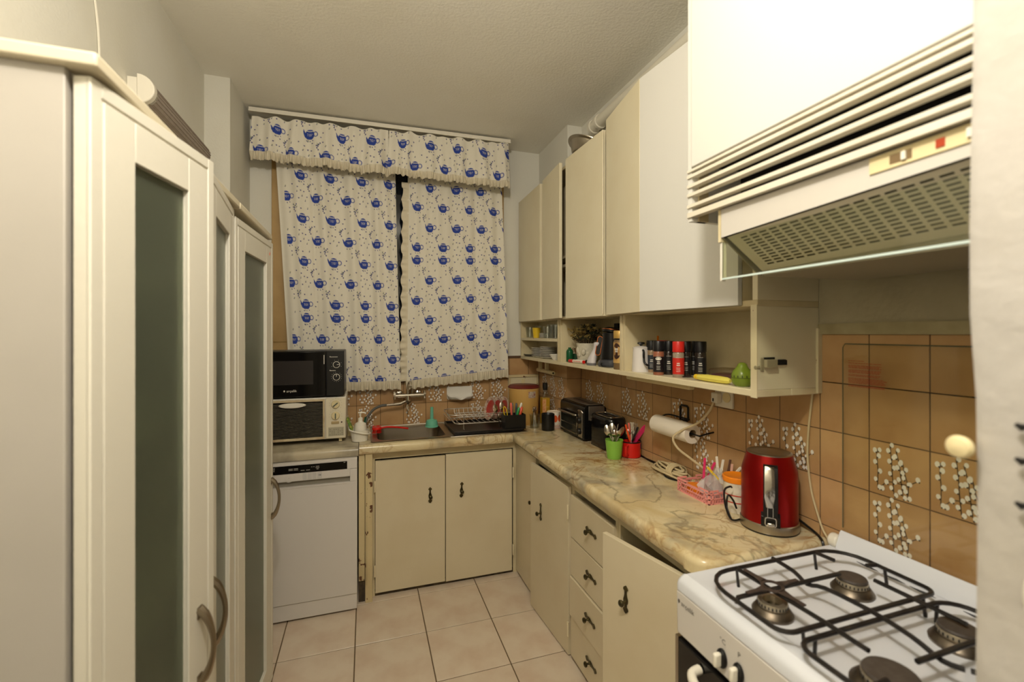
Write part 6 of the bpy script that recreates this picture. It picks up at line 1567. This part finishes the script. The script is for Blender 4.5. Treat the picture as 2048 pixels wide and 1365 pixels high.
# near niche
mk = thing('enamel_coffee_pot', 'small white coffee pot with black wavy handle on the shelf', 'coffee pot', (1.112, 1.628, SH0))
MB().lathe([(0, 0), (0.037, 0), (0.038, 0.004), (0.033, 0.098), (0.033, 0.1), (0, 0.1)], n=32).build('body', mat('pot_enamel', (226, 220, 214), 0.2), mk)
MB().lathe([(0.034, 0.1), (0.0345, 0.103), (0.02, 0.108), (0, 0.11)], n=32).build('lid', mat('pot_enamel', (226, 220, 214), 0.2), mk)
MB().lathe([(0.004, 0.109), (0.005, 0.114), (0.013, 0.118), (0.012, 0.124), (0, 0.127)], n=14, sx=1.3).build('lid_knob', BLACK, mk)
MB().tube(spline([(0.006, -0.034, 0.092), (0.008, -0.048, 0.088), (0.008, -0.048, 0.07), (0.009, -0.045, 0.058), (0.01, -0.05, 0.045), (0.018, -0.056, 0.034), (0.026, -0.045, 0.03)], 4), 0.0045, 8, M=RZ(-0.55)).build('handle', BLACK, mk)
def jar(px_, x, y, capm, kind, lab):
    t = thing('spice_jar', lab, 'jar', (x, y, SH0), 0, 'spice jars in the near niche')
    MB().lathe([(0, 0), (0.0195, 0), (0.0205, 0.003), (0.0205, 0.088), (0.018, 0.093), (0, 0.093)], n=24).build('glass', mat('spice_'+kind[0], kind[1], 0.15), t)
    MB().lathe([(0, 0.0935), (0.0208, 0.0935), (0.0212, 0.096), (0.0212, 0.130), (0.020, 0.1325), (0, 0.133)], n=24).build('cap', capm, t)
    if kind[2]:
        MB().lathe([(0.0206, 0.012), (0.0209, 0.012), (0.0209, 0.072), (0.0206, 0.072)], n=24).build('label', mat('jarlabel_'+kind[0], kind[2], 0.45), t)
        b = MB(); va = math.atan2(-y, -x)
        for zz, hh, w in ((0.073, 0.001, 0.9), (0.05, 0.004, 0.5), (0.043, 0.004, 0.6), (0.034, 0.0015, 0.7), (0.028, 0.0015, 0.65), (0.022, 0.0015, 0.7)):
            for k in range(7):
                a = va-w/2+w*k/7; c_ = a+w/9; R1 = 0.0211
                b.rect((R1*math.cos(a), R1*math.sin(a), zz), (R1*math.cos(c_), R1*math.sin(c_), zz), (R1*math.cos(c_), R1*math.sin(c_), zz+hh), (R1*math.cos(a), R1*math.sin(a), zz+hh))
        b.build('label_print', mat('white_print', (226, 220, 206), 0.5), t)
    return t
DK = ('dark', (44, 36, 30), (26, 24, 24)); TN = ('tan', (150, 124, 92), (40, 44, 52)); BK = ('spiced', (150, 92, 66), (28, 22, 24)); RD = ('red', (150, 132, 112), (196, 40, 28))
CAPB = md('jar_cap_black', (26, 25, 27), 0.35); CAPR = md('jar_cap_red', (206, 40, 32), 0.35)
jar(1303, 1.142, 1.596, CAPB, TN, 'black-capped jar of tan powder, leftmost, behind the white oval label jar')
j2 = jar(1317, 1.090, 1.479, CAPB, BK, 'black-capped spice jar with white oval and dark label at the front')
b = MB(); va = math.atan2(-1.479, -1.09); vs = [(0.0216*math.cos(va), 0.0216*math.sin(va), 0.064)]
for i in range(16):
    q = 2*PI*i/16; aa = va+0.55*math.cos(q); vs.append((0.0213*math.cos(aa), 0.0213*math.sin(aa), 0.064+0.006*math.sin(q)))
b.add(vs, [(0, i, i % 16+1) for i in range(1, 17)]); b.build('label_oval', WHITEP, j2)
jar(1338, 1.139, 1.480, CAPB, DK, 'black-capped dark jar between the oval label jar and the red jar')
jar(1357, 1.101, 1.376, CAPR, RD, 'red-capped spice jar with red label at the front')
jar(1372, 1.162, 1.409, CAPB, DK, 'black-capped dark jar right behind the red jar')
jar(1386, 1.214, 1.432, CAPB, DK, 'black-capped dark jar at the back, second from right')
jar(1402, 1.180, 1.352, CAPB, DK, 'rightmost black-capped dark spice jar')
jar(1325, 1.205, 1.606, CAPR, DK, 'red-capped jar at the back behind the oval label jar')
tag(MB().box(-0.004, -0.002, 0, 0.004, 0.002, 0.152).build('orange_stick', ORANGE, None, (1.22, 1.662, SH0), rot=(-0.06, 0.05, 0)), 'orange stick leaning up behind the leftmost spice jar', 'stick')
bx = thing('plastic_box', 'clear plastic box with purple contents behind the green timer', 'box', (1.21, 1.228, SH0), 0.25)
MB().box(-0.045, -0.065, 0.003, 0.045, 0.065, 0.04).build('lid', thin_glass('box_film', (226, 220, 212), 0.12), bx, bevel=0.006)
MB().box(-0.04, -0.06, 0.004, 0.04, 0.06, 0.022).build('contents', md('purple_fill', (112, 76, 82), 0.6), bx, bevel=0.006)
MB().box(-0.047, -0.067, 0.0, 0.047, 0.067, 0.004).build('tray', WHITEP, bx)
pe = thing('pear_timer', 'green pear-shaped kitchen timer at the right end of the shelf', 'timer', (1.102, 1.082, SH0))
PG = mat('pear_green', (118, 138, 44), 0.22, vary=(30, (140, 160, 60), 0.5))
MB().lathe([(0, 0), (0.02, 0), (0.028, 0.008), (0.0315, 0.024), (0.0315, 0.0255)], n=32).build('lower_half', PG, pe)
MB().lathe([(0.0305, 0.0255), (0.0305, 0.0268)], n=32).build('seam', DARK, pe)
MB().lathe([(0.0315, 0.0268), (0.031, 0.034), (0.026, 0.047), (0.018, 0.056), (0.0145, 0.062), (0.0125, 0.068), (0.006, 0.0725), (0, 0.073)], n=32).build('upper_half', PG, pe)
for k in range(16):
    a = 2*PI*k/16
    MB().box(-0.0012, -0.0002, -0.003, 0.0012, 0.0002, 0.003, M=RZ(a) @ T(0, -0.0316, 0.031) @ RX(-0.1)).build('tick', BLACK, pe)
cb = thing('corn_skewer', 'yellow ribbed corn-shaped tool with black rod lying before the jars', 'utensil', (1.088, 1.265, SH0+0.0125), -PI/2)
b = MB(); vs = []; fs = []; nv = 16
lay = [(0.0, 0.007), (0.01, 0.0095), (0.05, 0.0118), (0.1, 0.012), (0.14, 0.0105), (0.15, 0.006)]
for x, R1 in lay: vs += [(x, R1*(1-0.12*(j % 2))*math.cos(2*PI*j/nv), R1*(1-0.12*(j % 2))*math.sin(2*PI*j/nv)) for j in range(nv)]
for i in range(len(lay)-1):
    for j in range(nv): fs.append((i*nv+j, i*nv+(j+1) % nv, (i+1)*nv+(j+1) % nv, (i+1)*nv+j))
fs.append(tuple(range(nv))); fs.append(tuple(range((len(lay)-1)*nv, len(lay)*nv))); b.add(vs, fs)
b.build('handle', mat('corn_yellow', (222, 208, 92), 0.4), cb, sharp=20)
MB().lathe([(0.0085, 0), (0.0095, 0.014), (0, 0.016)], n=14, M=T(-0.006, 0, 0) @ RY(PI/2)).build('ferrule', YELLOW, cb)
MB().tube([(0.0, 0, -0.001), (-0.085, 0.012, -0.009)], 0.0025, 6).build('rod', BLACK, cb)

# ================================================================ foreground post fittings
kn = tag(MB().lathe([(0, -0.010), (0.009, -0.010), (0.0125, -0.003), (0.0135, 0.002), (0.011, 0.006), (0.005, 0.008), (0, 0.0085)], n=24, M=RY(-PI/2)).build('round_hook', IVORY, None, (0.666, 0.334, 1.336)), 'round cream hook at the edge of the foreground wall', 'hook')
hk = tag(MB().tube([(0.0, 0, 0.0), (0.0, 0.001, 0.165)], 0.0025, 8).build('hook_rack', BLACK, None, (0.676, 0.279, 1.215)), 'black wire hook strip at the right edge on the foreground wall', 'hook rack')
for z in (0.155, 0.118, 0.07): MB().tube([(0, 0, z), (-0.004, 0.006, z-0.002), (-0.004, 0.0105, z+0.001)], 0.003, 7, rs=[0.002, 0.0042, 0.002]).build('prong', BLACK, hk)
tag(MB().ball((0, 0, 0), 0.007, 0.012, 0.028, n=16).build('white_tag', WHITEP, None, (0.672, 0.272, 1.19)), 'white rounded object below the black hook strip at the right edge', 'tag')
tag(MB().lathe([(0, 0.003), (0.0028, 0.002), (0.0035, 0)], n=10, M=RY(-PI/2)).build('rusty_screw', md('rust', (150, 84, 34), 0.8), None, (0.674, 0.292, 1.492)), 'rusty screw head in the foreground wall', 'screw')
